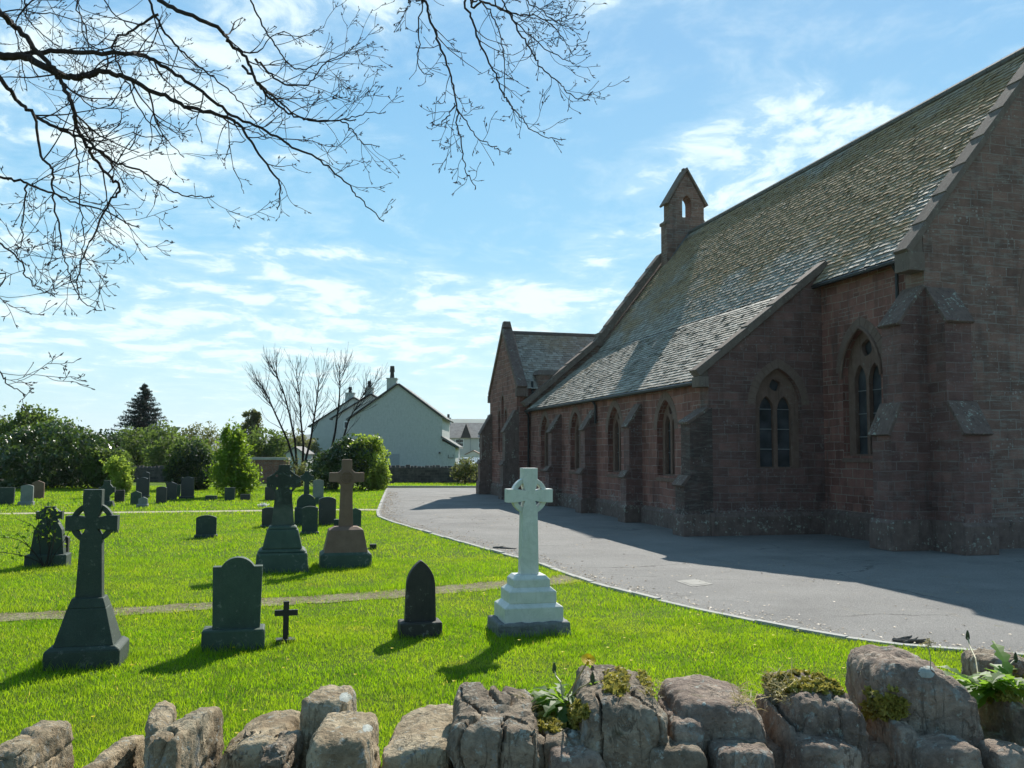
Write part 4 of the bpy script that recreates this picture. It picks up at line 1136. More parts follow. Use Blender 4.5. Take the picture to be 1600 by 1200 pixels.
headstone('thin dark headstone behind the tall black one, close to the wall', 222, 232.5, 740, 766, 'gable', M['g_black'], None, .11)
headstone('black headstone with faint lettering and a flat arched top, left of its row', 244, 259, 763, 787, 'segment', M['g_black'], None, .11)
headstone('black headstone with a pointed arched top, second in the row before the round bush', 259.5, 275, 755.5, 782, 'gable', M['g_black'], None, .11)
headstone('low narrow stone between two taller black headstones in the row', 275, 281.5, 760, 777, 'flat', M['g_dark'], None, .11)
headstone('tallest black headstone of the row before the round dark bush, on a grey base', 282.5, 301.5, 747.5, 780, 'ears', M['g_black'], (280, 302, 778), .12)
headstone('long low kerb stone before the bright green shrub', 321, 338, 777, 782, 'flat', M['g_dark'], None, .25)
headstone('square dark stone half swallowed by the bright green shrub', 351, 366, 764, 782, 'flat', M['g_dark'], None, .14)
headstone('low dark block at the right foot of the bright green shrub', 375.5, 390.5, 774.5, 782, 'flat', M['g_black'], None, .2)
# white flowers laid on a grave
p = G(411, 792); r = thing('flower_bunch', 'bunch of white flowers lying on the far grass left of the carved cross', 'flowers', p, 0)
rg = np.random.default_rng(5); vs, fs = [], []
for i in range(150):
    c = np.array([rg.normal(0, .075), rg.normal(0, .055), abs(rg.normal(.05, .035))]); s_ = rg.uniform(.02, .04); u1 = nrm(rg.normal(size=3)); u2 = nrm(np.cross(u1, rg.normal(size=3)))
    o = len(vs); vs += [c + u1 * s_, c + u2 * s_, c - u1 * s_, c - u2 * s_]; fs.append((o, o + 1, o + 2, o + 3))
np_mesh('blooms', vs, fs, M['whitepetal'], r)
vs, fs = [], []
for i in range(60):
    c = np.array([rg.normal(0, .13), rg.normal(0, .09), abs(rg.normal(.03, .03))]); s_ = rg.uniform(.02, .05); u1 = nrm(rg.normal(size=3)); u2 = nrm(np.cross(u1, rg.normal(size=3)))
    o = len(vs); vs += [c + u1 * s_, c + u2 * s_ * .5, c - u1 * s_, c - u2 * s_ * .5]; fs.append((o, o + 1, o + 2, o + 3))
np_mesh('leaves', vs, fs, M['mid'], r)

# ================================================================== GRASS BLADES
def in_church_or_yard(x, y):
    return x > kerb_x(y) - .06
def grass():
    rg = np.random.default_rng(7)
    V, F = [], []
    def zone(y0, y1, dens, hgt, wid, xl, xr, seg):
        area_n = int((y1 - y0) * (xr - xl) * dens)
        y = rg.uniform(y0, y1, area_n); x = rg.uniform(xl, xr, area_n)
        keep = (np.abs(x) < .66 * y + 1.6) & (x < kerb_x(y) - .05)
        x, y = x[keep], y[keep]
        # keep off the walks and the plinths
        def near_line(P, half, thin):
            P = np.array(P); order = np.argsort(P[:, 0])
            yy = np.interp(x, P[order, 0], P[order, 1]); inside = (x > P[:, 0].min()) & (x < P[:, 0].max())
            d = np.abs(y - yy)
            edge = np.array([noise.noise(Vector((a * 2.2, b_ * 2.2, 0))) for a, b_ in zip(x, y)]) * .22 if len(x) < 400000 else 0
            return inside & (d + edge < half) & (rg.random(len(x)) > thin)
        kill = near_line(W1, .30, .16) | near_line(W2, .38, .03)
        for (cx, cy, hw, hd, rz) in NOGRASS:
            dx, dy = x - cx, y - cy; c, s = math.cos(-rz), math.sin(-rz)
            kill |= (np.abs(dx * c - dy * s) < hw - .01) & (np.abs(dx * s + dy * c) < hd - .01)
        x, y = x[~kill], y[~kill]
        n = len(x)
        tuft = np.array([noise.noise(Vector((a * 1.1, b_ * 1.1, 3))) + .6 * noise.noise(Vector((a * 4.3, b_ * 4.3, 9))) for a, b_ in zip(x, y)])
        h = hgt * (1 + .55 * tuft) * rg.uniform(.55, 1.35, n); h = np.maximum(h, hgt * .3)
        # a line of uncut grass along the far side of the gravel walk
        P = np.array(W1); order = np.argsort(P[:, 0]); yy = np.interp(x, P[order, 0], P[order, 1])
        up = np.exp(-((y - yy - .45) / .22) ** 2) * (x < 1.4)
        h *= 1 + .9 * up
        for (cx, cy, hw, hd, rz) in NOGRASS:          # the mower leaves a ragged fringe round each stone
            nr = (np.abs(x - cx) < hw + .5) & (np.abs(y - cy) < hd + .6)
            if not nr.any(): continue
            dx, dy = x[nr] - cx, y[nr] - cy; c, s = math.cos(-rz), math.sin(-rz)
            q = np.maximum(np.abs(dx * c - dy * s) - hw, np.abs(dx * s + dy * c) - hd)
            h[nr] *= 1 + 1.3 * np.exp(-(q / .07) ** 2) * rg.uniform(.2, 1.2, nr.sum())
        a = rg.uniform(0, 2 * np.pi, n); lean = rg.uniform(.15, .9, n) * h; la = rg.uniform(0, 2 * np.pi, n)
        w = wid * rg.uniform(.6, 1.3, n)
        dx, dy = np.cos(a) * w / 2, np.sin(a) * w / 2
        base = np.stack([x, y, np.full(n, -.004)], 1)
        side = np.stack([dx, dy, np.zeros(n)], 1)
        ld = np.stack([np.cos(la) * lean, np.sin(la) * lean, h], 1)
        mid = base + ld * np.array([.35, .35, .6])
        tip = base + ld
        if seg == 2:
            v = np.stack([base - side, base + side, mid + side * .8, mid - side * .8, tip + side * .08, tip - side * .08], 1).reshape(-1, 3)
            k = np.arange(n)[:, None] * 6
            f = np.concatenate([k + [0, 1, 2, 3], k + [3, 2, 4, 5]], 0)
        else:
            v = np.stack([base - side, base + side, tip + side * .15, tip - side * .15], 1).reshape(-1, 3)
            f = np.arange(n)[:, None] * 4 + [0, 1, 2, 3]
        o = sum(len(q) for q in V)
        V.append(v); F.append(f + o)
    zone(3.1, 7.0, 6500, .036, .0042, -6, 6.5, 2)
    zone(7.0, 11.0, 3600, .036, .0056, -9, 6.6, 2)
    zone(11.0, 17.0, 1700, .038, .0085, -13, 3.4, 1)
    zone(17.0, 28.0, 520, .042, .015, -19, 1, 1)
    zone(28.0, 50.0, 170, .055, .028, -32, -3, 1)
    return stuff(np_mesh('grass', np.concatenate(V), np.concatenate(F), M['blade']))
grass()
# a few dandelions and pale weeds dotted in the turf
rg = np.random.default_rng(3)
vs, fs = [], []
for i in range(150):
    y = rg.uniform(4.2, 15) ; x = rg.uniform(-.5, .45) * y
    if x > kerb_x(y) - .15: continue
    c0 = np.array([x, y, rg.uniform(.045, .075)])
    for k in range(7):
        a = 2 * math.pi * k / 7; o = len(vs); d = np.array([math.cos(a), math.sin(a), .35]) * .016; sd_ = np.array([-math.sin(a), math.cos(a), 0]) * .006
        vs += [c0 - sd_ * .3, c0 + d - sd_, c0 + d + sd_, c0 + sd_ * .3]; fs.append((o, o + 1, o + 2, o + 3))
stuff(np_mesh('lawn_flowers', vs, fs, M['petal']))

# ================================================================== TREES AND SHRUBS
def leaf_cloud(name, pts, size, mt, parent, seed, aspect=.55, droop=0.0):
    rg = np.random.default_rng(seed); pts = np.asarray(pts); n = len(pts)
    a = rg.normal(size=(n, 3)); a[:, 2] -= droop; a /= np.linalg.norm(a, axis=1)[:, None]
    c = rg.normal(size=(n, 3)); c = np.cross(a, c); c /= np.linalg.norm(c, axis=1)[:, None]
    s = size * rg.uniform(.6, 1.35, n)[:, None]
    v = np.stack([pts - a * s, pts + c * s * aspect, pts + a * s, pts - c * s * aspect], 1).reshape(-1, 3)
    f = np.arange(n)[:, None] * 4 + [0, 1, 2, 3]
    return np_mesh(name, v, f, mt, parent)
def blob_points(blobs, n, seed, inner=.55, lump=.28, freq=1.6):
    """points through and near the skin of lumpy ellipsoids (cx, cy, cz, rx, ry, rz)"""
    rg = np.random.default_rng(seed); vol = np.array([b_[3] * b_[4] + b_[4] * b_[5] + b_[3] * b_[5] for b_ in blobs]); vol = vol / vol.sum()
    out = []
    for b_, q in zip(blobs, vol):
        k = int(n * q); d = rg.normal(size=(k, 3)); d /= np.linalg.norm(d, axis=1)[:, None]
        r = inner + (1 - inner) * rg.random(k) ** .5
        lm = np.array([noise.noise(Vector(tuple(p * freq * 1.7)) + Vector((b_[0], b_[1], seed))) + .55 * noise.noise(Vector(tuple(p * freq * 5)) + Vector((b_[2], 2, seed))) for p in d])
        r = r * (1 + lump * lm)
        # gaps between leaf clumps
        p = d * r[:, None] * np.array(b_[3:6]) + np.array(b_[0:3])
        g = np.array([noise.noise(Vector(tuple(v * freq * 1.3)) + Vector((seed, 0, 0))) for v in p])
        p = p[(g > -.22) | (r < inner * 1.15)]
        out.append(p)
    p = np.concatenate(out); return p[p[:, 2] > .02]
def grow(b, p, d, L, r, depth, rg, spread=.55, gravity=0.0, up=.12, minr=.004, sides=5, kids=(2, 3), shrink=.72, tips=None):
    """recursive bare branching written into one tube mesh"""
    n = 5; pts = [np.array(p)]; rad = [r]; d = nrm(d)
    for i in range(n):
        d = nrm(d + rg.normal(0, .09, 3) + np.array([0, 0, up * .35 - gravity]))
        pts.append(pts[-1] + d * L / n); rad.append(max(minr * .7, r * (1 - .38 * (i + 1) / n)))
    b.tube(pts, rad, sides if r > .02 else 3, cap=False)
    if depth <= 0 or r < minr:
        if tips is not None: tips.append(pts[-1])
        return
    k = rg.integers(kids[0], kids[1] + 1)
    for q in range(k):
        i = n if q == 0 else int(rg.integers(2, n + 1))
        ax = nrm(np.cross(d, rg.normal(size=3))); an = rg.uniform(.25, 1.0) * spread * (0.5 if q == 0 else 1.25)
        nd = d * math.cos(an) + ax * math.sin(an)
        grow(b, pts[i], nd, L * shrink * rg.uniform(.75, 1.15), rad[i] * rg.uniform(.62, .82), depth - 1, rg, spread, gravity, up, minr, sides, kids, shrink, tips)

def shrub(name, label, cat, px, py, Y, blobs, n, size, mt, seed, group=None, trunk=True, inner=.5, lump=.3, freq=1.0, extra=None, bark='bark'):
    """px,py: where it meets the ground (py None: base at z=0 at depth Y)"""
    p = AT(px, 706, Y); p[2] = 0
    r = thing(name, label, cat, p, 0, group)
    rg = np.random.default_rng(seed)
    leaf_cloud('crown' if cat == 'tree' else 'foliage', blob_points(blobs, n, seed, inner, lump, freq), size, M[mt], r, seed)
    if extra:
        for (nm, bl, k, sz, mt2) in extra: leaf_cloud(nm, blob_points(bl, k, seed + 5, inner, lump, freq), sz, M[mt2], r, seed + 1)
    if trunk:
        b = MB(); top = max(q[2] for q in blobs)
        b.tube([(0, 0, -.1), (.05, 0, top * .4), (.02, .05, top * .9)], [.05 + top * .028, .04 + top * .02, .03], 7)
        for k in range(7):
            a = rg.uniform(0, 6.28); q = blobs[int(rg.integers(len(blobs)))]
            b.tube([(.03, 0, top * rg.uniform(.15, .5)), (q[0] * .5 + .2 * math.cos(a), q[1] * .5, q[2] * .7), (q[0] + q[3] * .5 * math.cos(a), q[1] + q[4] * .5 * math.sin(a), q[2] + .2)], [.045 + top * .008, .03, .012], 5)
        b.build('trunk', M[bark], r, smooth=True)
    return r

# big rhododendron at the left, tree behind it, trailing bright shrub at its right end
shrub('rhododendron_bush', 'huge dark glossy rhododendron bush spreading across the left of the far lawn', 'bush', 85, None, 46.5,
      [(-1.7, 0, 1.3, 1.7, 1.6, 1.75), (-.2, -.1, 1.7, 2.0, 1.8, 1.85), (1.5, 0, 1.45, 1.7, 1.6, 1.5), (2.6, .3, 1.0, 1.1, 1.2, 1.2), (-2.3, .2, .7, 1.2, 1.1, .9)], 15000, .115, 'rhodo', 31, trunk=True, inner=.62, lump=.2, freq=.9)
shrub('broadleaf_tree', 'rounded mid green tree standing behind the big rhododendron', 'tree', 45, None, 55, [(0, 0, 2.9, 2.5, 2.0, 1.6), (-1.2, 0, 2.2, 2.2, 1.8, 1.7), (1.9, 0, 2.1, 1.9, 1.6, 1.5), (.1, 0, 3.7, 1.1, 1.1, .8)], 10000, .12, 'mid', 32, inner=.4, lump=.4, freq=.9)
shrub('trailing_shrub', 'yellow green arching shrub hanging over stones at the right end of the rhododendron', 'shrub', 193, None, 38.2, [(-.05, 0, .8, .42, .45, .8), (-.35, 0, 1.25, .45, .45, .45), (.1, -.1, .4, .34, .3, .4)], 3300, .065, 'lime', 33, inner=.35, lump=.5, freq=2)
shrub('rhododendron_bush', 'smaller olive green bush between the big rhododendron and the churchyard wall', 'bush', 178, None, 45.5, [(0, 0, .9, 1.0, 1.0, 1.1), (-.6, 0, 1.2, .9, .9, .9)], 5500, .10, 'mid', 34, inner=.5, lump=.3)
shrub('round_bush', 'round bush with a dark hollow side in front of the churchyard wall', 'bush', 300, None, 45.5, [(0, 0, 1.1, 1.15, 1.1, 1.35), (-.55, 0, .8, .8, .8, .9), (.5, 0, .9, .75, .8, 1.0)], 7000, .085, 'dense', 35, inner=.6, lump=.22, extra=[('new_growth', [(-.35, 0, 1.45, 1.0, .9, 1.0)], 2200, .08, 'mid')])
shrub('columnar_shrub', 'bright fresh green upright shrub standing alone on the far lawn', 'shrub', 364, None, 38.8, [(0, 0, .95, .98, .85, .98), (.04, 0, 1.75, .78, .7, 1.0), (-.05, 0, 2.55, .48, .45, .62), (-.3, 0, 2.75, .22, .22, .3), (.25, 0, 2.5, .25, .25, .35), (.55, 0, .7, .62, .6, .7)], 14500, .062, 'bright', 36, inner=.4, lump=.6, freq=1.9)
shrub('laurel_bush', 'dark glossy bush with lime green right side beside the far end of the drive', 'bush', 548, None, 46.5, [(-1.0, 0, 1.0, 1.05, 1.1, 1.05), (.1, 0, 1.35, 1.35, 1.2, 1.3), (-.2, .1, 2.1, .8, .8, .55)], 8500, .095, 'rhodo', 37, inner=.55, lump=.42,
      extra=[('lime_shoots', [(1.15, -.1, 1.25, .85, .9, 1.35), (.7, .1, 2.2, .9, .7, .6), (1.5, 0, .6, .55, .6, .6)], 6500, .085, 'lime')])  # right side has lime green leaves, the rest dark glossy ones
shrub('wall_shrub', 'loose olive shrub leaning on the far boundary wall beside the church', 'shrub', 727, None, 55.6, [(0, 0, .8, .75, .4, .75), (.4, 0, 1.15, .5, .4, .5), (-.5, 0, .75, .45, .4, .5)], 2200, .07, 'pale', 38, inner=.3, lump=.5, freq=2)
shrub('low_shrub', 'reddish brown twiggy shrub left of the dark glossy bush', 'shrub', 462, None, 50, [(0, 0, .9, .7, .6, .8), (.5, 0, .7, .5, .5, .6)], 1500, .06, 'pale', 39, inner=.2, lump=.5, freq=2)
# trees beyond the wall
tl = [
 (215, 78, [(0, 0, 2.3, 2.0, 1.8, 1.9), (-1.0, 0, 2.0, 1.6, 1.5, 1.6), (1.2, 0, 1.9, 1.5, 1.5, 1.5)], 'mid', 'soft green tree just below the dark conifer, left of two beyond the wall', 51),
 (252, 74, [(0, 0, 2.4, 1.7, 1.6, 1.9), (.8, 0, 1.9, 1.4, 1.5, 1.5), (-.6, 0, 2.7, .9, .9, .6)], 'mid', 'yellowish green tree in front of the right foot of the conifer', 52),
 (312, 95, [(0, 0, 3.0, 2.4, 2.0, 1.9), (-2.0, 0, 2.2, 1.6, 1.5, 1.4)], 'pale', 'olive brown domed tree far beyond the wall, left of the bright upright shrub', 53),
 (280, 66, [(0, 0, 1.6, 2.0, 1.4, 1.5), (-1.4, 0, 1.5, 1.2, 1.2, 1.2), (1.4, 0, 1.8, 1.1, 1.2, 1.2)], 'mid', 'low green tree over the wall beneath the street lamp', 54),
 (392, 80, [(0, 0, 4.2, .9, .8, 1.2), (-.2, 0, 2.8, 1.2, 1.1, 1.6), (.4, 0, 5.2, .5, .5, .6), (-.5, 0, 4.9, .4, .4, .6)], 'pale', 'slender drooping pale tree right of the bright upright shrub', 55),
 (412, 74, [(0, 0, 2.4, 1.7, 1.5, 1.7), (1.0, 0, 2.0, 1.4, 1.4, 1.4), (-1.0, 0, 1.8, 1.3, 1.2, 1.3)], 'mid', 'dull green tree above the brick wall, left of the bare tree', 56),
 (455, 90, [(0, 0, 2.2, 2.0, 1.7, 1.6), (1.6, 0, 2.0, 1.5, 1.5, 1.4)], 'pale', 'hazy olive tree behind the stems of the bare tree', 57),
 (118, 82, [(0, 0, 2.4, 2.2, 1.8, 1.5), (1.8, 0, 2.0, 1.6, 1.5, 1.2), (-2.2, 0, 2.5, 1.8, 1.6, 1.4)], 'pale', 'pale thin tree showing over the right shoulder of the rhododendron', 58),
 (-8, 62, [(0, 0, 2.4, 2.0, 1.8, 1.8), (-2.2, 0, 2.0, 2.0, 1.8, 1.8)], 'dense', 'dull green tree at the very left edge behind the lawn', 59),
 (165, 70, [(0, 0, 1.9, 1.6, 1.4, 1.6), (-1.2, 0, 1.7, 1.2, 1.2, 1.3)], 'dense', 'dark low tree left of the conifer behind the wall', 60)]
for (px, Y, bl, mt_, lab, sd_) in tl:
    shrub('broadleaf_tree', lab, 'tree', px, None, Y, bl, 4600, .13, mt_, sd_, 'trees beyond the churchyard wall', inner=.35, lump=.45, freq=.9)
# far hedgerow and woodland line, one mass on the horizon
rg = np.random.default_rng(77); pts = []
for x in np.arange(-150, 60, 2.1):
    h = 3.0 + 1.6 * noise.noise(Vector((x * .06, 0, 0))) + rg.uniform(-.5, .8)
    if x > -38: h *= .75
    k = 130; d = rg.normal(size=(k, 3)); d /= np.linalg.norm(d, axis=1)[:, None]
    pts.append(np.array([x, 165 + rg.uniform(-4, 4), h * .5]) + d * np.array([2.2, 2.0, h * .52]) * (rg.random(k) ** .4)[:, None])
pts = np.concatenate(pts); o = stuff(leaf_cloud('distant_wood', pts[pts[:, 2] > 0], .34, M['mid'], None, 78))
# conifer
p = AT(222, 706, 95); p[2] = 0
r = thing('conifer_tree', 'tall dark conical conifer standing above the other trees on the left', 'tree', p)
H_ = float(AT(222, 598, 95)[2]); rg = np.random.default_rng(8); pts = []
b = MB(); b.tube([(0, 0, -.1), (0, 0, H_ * .5), (0, 0, H_)], [.22, .12, .02], 7)
bt = MB()
for i in range(230):
    f = (i + .5) / 230; z = 1.0 + (H_ - 1.1) * f
    L = (1 - f) ** .8 * 4.0 * rg.uniform(.55, 1.15) + .12; a = rg.uniform(0, 6.283)
    d = np.array([math.cos(a), math.sin(a), 0])
    P = [np.array([0, 0, z]), np.array([0, 0, z]) + d * L * .5 + [0, 0, -.04 * L], np.array([0, 0, z]) + d * L + [0, 0, .02 * L]]
    bt.tube(P, [.03, .018, .006], 3, cap=False)
    k = int(16 + 50 * L); t = rg.random(k)
    q = np.array([0, 0, z]) + d * (L * t)[:, None] + np.stack([rg.normal(0, .13, k) * (1 - .4 * t) * (0.5 + L * .3), rg.normal(0, .13, k) * (1 - .4 * t) * (0.5 + L * .3), -.08 * np.sin(t * 3) * L - np.abs(rg.normal(0, .10, k))], 1)
    pts.append(q)
bt.build('branches', M['bark'], r); leaf_cloud('crown', np.concatenate(pts), .13, M['conif'], r, 9, .28, .4); b.build('trunk', M['bark'], r)
# bare multi-stemmed tree before the houses
p = AT(470, 706, 51.5); p[2] = 0
r = thing('bare_tree', 'leafless many stemmed tree fanning out in front of the white houses', 'tree', p)
rg = np.random.default_rng(21); b = MB()
stems = [(430, 640, 395, 560), (452, 640, 425, 545), (470, 650, 462, 552), (492, 640, 500, 552), (530, 620, 530, 548), (545, 650, 580, 575)]
for i, (mx, my, tx, ty) in enumerate(stems):
    dy = rg.uniform(-1.2, 1.2)
    basex = (470 if i < 4 else 505); b0 = AT(basex + rg.uniform(-4, 4), 745, 51.5) - p
    m0 = AT(mx, my + 6, 51.5 + dy * .5) - p; t0 = AT(tx, ty + 20, 51.5 + dy) - p
    q = [np.array([b0[0], 0, 0]), b0 * .4 + m0 * .6 + [0.12, 0, -.1], m0, m0 * .6 + t0 * .4 + [.05, 0, .1], t0 * .82 + m0 * .18]
    rad = [.085, .062, .048, .034, .02]; b.tube(q, rad, 6, cap=False)
    for k in range(20):
        f = rg.uniform(1.2, 3.95); j = int(f); c = q[j] + (q[j + 1] - q[j]) * (f - j) if j < 4 else q[4]
        dd = nrm(q[j + 1] - q[j]) if j < 4 else np.array([0, 0, 1.])
        side = nrm(np.array([rg.normal() + (-.9 if i < 2 else (.9 if i > 3 else 0)), rg.normal(), .25]))
        grow(b, c, dd * .75 + side * .75, rg.uniform(.65, 1.1), .021, 3, rg, .5, 0, .22, .009, 3, (2, 3), .72)
    grow(b, q[4], nrm(t0 - m0), .55, .02, 3, rg, .45, 0, .2, .009, 3, (2, 3))
b.build('trunk', M['twig'], r)
# rose on the tapered headstone
r0, Y0, Wb0 = P_ROSE
p = np.array(r0.location) + np.array([.05, -.22, 0])
r = thing('climbing_rose', 'leafy rose stems climbing the front of the tapered headstone with the cross finial', 'shrub', p)
rg = np.random.default_rng(14); b = MB(); lf = []
for k in range(9):
    x = rg.normal(0, .12); pts = [np.array([x * .3, 0, 0])]
    d = np.array([rg.normal(0, .25), rg.normal(-.05, .08), 1.0])
    if k == 8: d = np.array([-.75, 0, 1.0])
    for i in range(9):
        d = nrm(d + rg.normal(0, .22, 3) * np.array([1, .35, .5]) - np.array([0, 0, .05 * i * .4])); pts.append(pts[-1] + d * .125)
        if i > 2:
            for q in range(int(rg.integers(2, 6))): lf.append(pts[-1] + rg.normal(0, .05, 3))
    b.tube(pts, list(np.linspace(.009, .003, len(pts))), 4)
b.build('stems', M['bark'], r); leaf_cloud('foliage', lf, .036, M['bright'], r, 15)

# ================================================================== WALLS, HOUSES, STREET BEYOND
def far_wall(name, label, x0, x1, Y, ytop, mt, cope='stones', thick=.4):
    A = AT(x0, 706, Y); B = AT(x1, 706, Y + (x1 - x0) * .004); L = B[0] - A[0]; h = gtop(ytop, Y)
    r = thing(name, label, 'wall', ((A[0] + B[0]) / 2, Y, 0))
    b = MB(); b.box(-L / 2, L / 2, 0, thick, -.1, h - .16); b.build('wall_body', mt, r)
    c = MB(); rg = random.Random(int(x0) + 5)
    if cope == 'stones':
        x = -L / 2
        while x < L / 2:
            w = rg.uniform(.16, .34); c.frustum(x + w / 2, thick / 2, h - .165, h + rg.uniform(-.06, .05), w * .94, thick * .95, w * .75, thick * .55); x += w
    else:
        c.box(-L / 2 - .03, L / 2 + .03, -.06, thick + .06, h - .159, h)
    stuff_ = c.build('coping', M['stonewall'] if cope == 'stones' else M['kerb'], r); return r
far_wall('boundary_wall', 'dark rubble wall with rough upright coping along the far end of the drive', 588, 830, 57, 728, M['stonewall'])
far_wall('boundary_wall', 'long dark rubble wall behind the left graves and bushes', -260, 394, 56.5, 730.5, M['stonewall'])
far_wall('brick_wall', 'higher reddish brick wall with a pale flat coping behind the bare tree', 394.5, 452, 56, 716.5, M['brickwall'], 'flat')
b = MB(); b.add([tuple(far_l + e * .0 + np.array([-.5, .2, .008])), tuple(far_l + e * 6 + np.array([0, .2, .008])), tuple(far_l + e * 6 + np.array([0, 8, .008])), tuple(far_l + np.array([-.5, 8, .008]))], [(0, 1, 2, 3)])
structure(b.build('verge', M['ground']))
rg = np.random.default_rng(55); n = 9000; x = rg.uniform(far_l[0] - .4, far_l[0] + 14, n); y = far_l[1] + (x - far_l[0]) * e[1] / e[0] + .15 + rg.uniform(0, 7.2, n)
h = rg.uniform(.04, .10, n); a = rg.uniform(0, 6.28, n); sd_ = np.stack([np.cos(a) * .018, np.sin(a) * .018, 0 * a], 1); bs = np.stack([x, y, 0 * x], 1); tp = bs + np.stack([rg.normal(0, .03, n), rg.normal(0, .03, n), h], 1)
stuff(np_mesh('verge_grass', np.stack([bs - sd_, bs + sd_, tp + sd_ * .2, tp - sd_ * .2], 1).reshape(-1, 3), np.arange(n)[:, None] * 4 + [0, 1, 2, 3], M['blade']))

def house(label, xl, xr, xap, yap, yel, yer, Y, depth, wall_m, chim, name='white_house'):
    A = AT(xl, 706, Y); B = AT(xr, 706, Y); ap = AT(xap, yap, Y); zl = gtop(yel, Y); zr = gtop(yer, Y)
    x0, x1, xa, za = A[0], B[0], ap[0], ap[2]; cx = (x0 + x1) / 2
    r = thing(name, label, 'house', (cx, Y, 0)); x0 -= cx; x1 -= cx; xa -= cx
    b = MB(); b.slab([(x0, 0), (x1, 0), (x1, zr), (xa, za), (x0, zl)], [], depth, lambda a, z, d: (a, d, z)); b.build('wall', wall_m, r)
    rf = MB()
    for (xe, ze) in ((x0, zl), (x1, zr)):
        T = nrm((xe - xa, 0, ze - za)); ex = xe + T[0] * .35; ez = ze + T[2] * .35
        N = np.array([-T[2], 0, T[0]]); N = N if N[2] > 0 else -N
        v = []
        for yy in (-.12, depth + .1):
            for q in ((xa, za), (ex, ez)):
                v.append((q[0] + N[0] * .02, yy, q[1] + N[2] * .02)); v.append((q[0] + N[0] * .16, yy, q[1] + N[2] * .16))
        rf.add(v, [(0, 1, 3, 2), (4, 6, 7, 5), (0, 4, 5, 1), (2, 3, 7, 6), (1, 5, 7, 3), (0, 2, 6, 4)])
    ro = rf.build('roof', M['hroof'], r)
    bo = MB()
    for (xe, ze) in ((x0, zl), (x1, zr)):
        bo.tube([(xa, -.14, za + .06), (xe, -.14, ze + .06)], .07, 4)
    bo.build('bargeboard', M['wood_d'], ro)
    cxp, w, ybot, ytop_, ypot = chim
    cc = AT(cxp, 706, Y + .3)[0] - cx; zt = gtop(ytop_, Y + .5); zp = gtop(ypot, Y + .5); ww = w * Y / FPX
    c = MB(); c.box(cc - ww / 2, cc + ww / 2, .1, .9, za - 1.4, zt - .08); c.box(cc - ww / 2 - .07, cc + ww / 2 + .07, .03, .97, zt - .0795, zt); ch = c.build('chimney', wall_m, ro)
    c = MB(); c.tube([(cc, .5, zt - .05), (cc, .5, zt + (zp - zt) * .5), (cc, .5, zt + (zp - zt) * .52), (cc, .5, zp)], [.22, .17, .24, .19], 8); c.build('chimney_pot', M['soot'], ch)
    return r, cx
r, cx = house('white roughcast house with its big blank gable end above the far wall', 546, 690.5, 622, 601, 655, 653, 78, 9.5, M['render'], (610.5, 15, 612, 592, 573))
# lean-to at its right
Y = 78; x0 = AT(689, 706, Y)[0] - cx; x1 = AT(711.5, 706, Y)[0] - cx
b = MB(); b.slab([(x0 - .02, 0), (x1, 0), (x1, gtop(700, Y)), (x0 - .02, gtop(688, Y))], [], 6, lambda a, z, d: (a, d + .05, z)); lt = b.build('lean_to', M['render'], r)
b = MB(); za, zb = gtop(684.5, Y), gtop(701.5, Y); xe = x1 + .32
b.add([(x0, -.15, za), (xe, -.15, zb), (xe, 6.2, zb), (x0, 6.2, za), (x0, -.15, za + .18), (xe, -.15, zb + .18), (xe, 6.2, zb + .18), (x0, 6.2, za + .18)], [(0, 3, 2, 1), (4, 5, 6, 7), (0, 1, 5, 4), (1, 2, 6, 5), (2, 3, 7, 6), (3, 0, 4, 7)]); b.build('lean_to_roof', M['hroof'], lt)
xm = AT(704.5, 706, Y)[0] - cx; z_ = gtop(716, Y)
b = MB(); b.tube([(xm - .22, -.0, z_ + .28), (xm - .22, -.0, z_), (xm + .22, -.0, z_), (xm + .22, -.0, z_ + .28)], .025, 4); b.build('pipe', M['wood_d'], lt)
b = MB(); xm = AT(687, 706, Y)[0] - cx; z_ = gtop(709, Y); b.frustum(xm, -.1, z_, z_ + .12, .2, .2, .08, .1); b.build('wall_lamp', M['wood_d'], r)
xm = AT(617, 706, Y)[0] - cx
b = MB(); b.box(xm - .42, xm + .42, -.03, .02, .0, gtop(710, Y)); b.build('door', M['galv'], r)
r, cx = house('second white house of the terrace, its gable stepping out behind the big blank one', 519, 640, 580, 617, 655, 655, 92, 10, M['render'], (575, 13, 622, 607, 596.5))
for (wx, wy, ww, wh) in ((541, 664, .5, .75),):
    q = AT(wx, wy, 92); b = MB(); b.box(q[0] - cx - ww / 2, q[0] - cx + ww / 2, -.04, .02, q[2] - wh / 2, q[2] + wh / 2); f_ = b.build('window', M['white'], r)
    b = MB(); b.box(q[0] - cx - ww / 2 + .08, q[0] - cx + ww / 2 - .08, -.045, -.041, q[2] - wh / 2 + .08, q[2] + wh / 2 - .08); b.build('pane', M['glass'], f_)
r, cx = house('third house of the terrace, farthest left with a stepped chimney, behind the bare tree', 485, 612, 553, 622, 667, 660, 104, 10, M['render2'], (545, 14, 628, 615, 606))
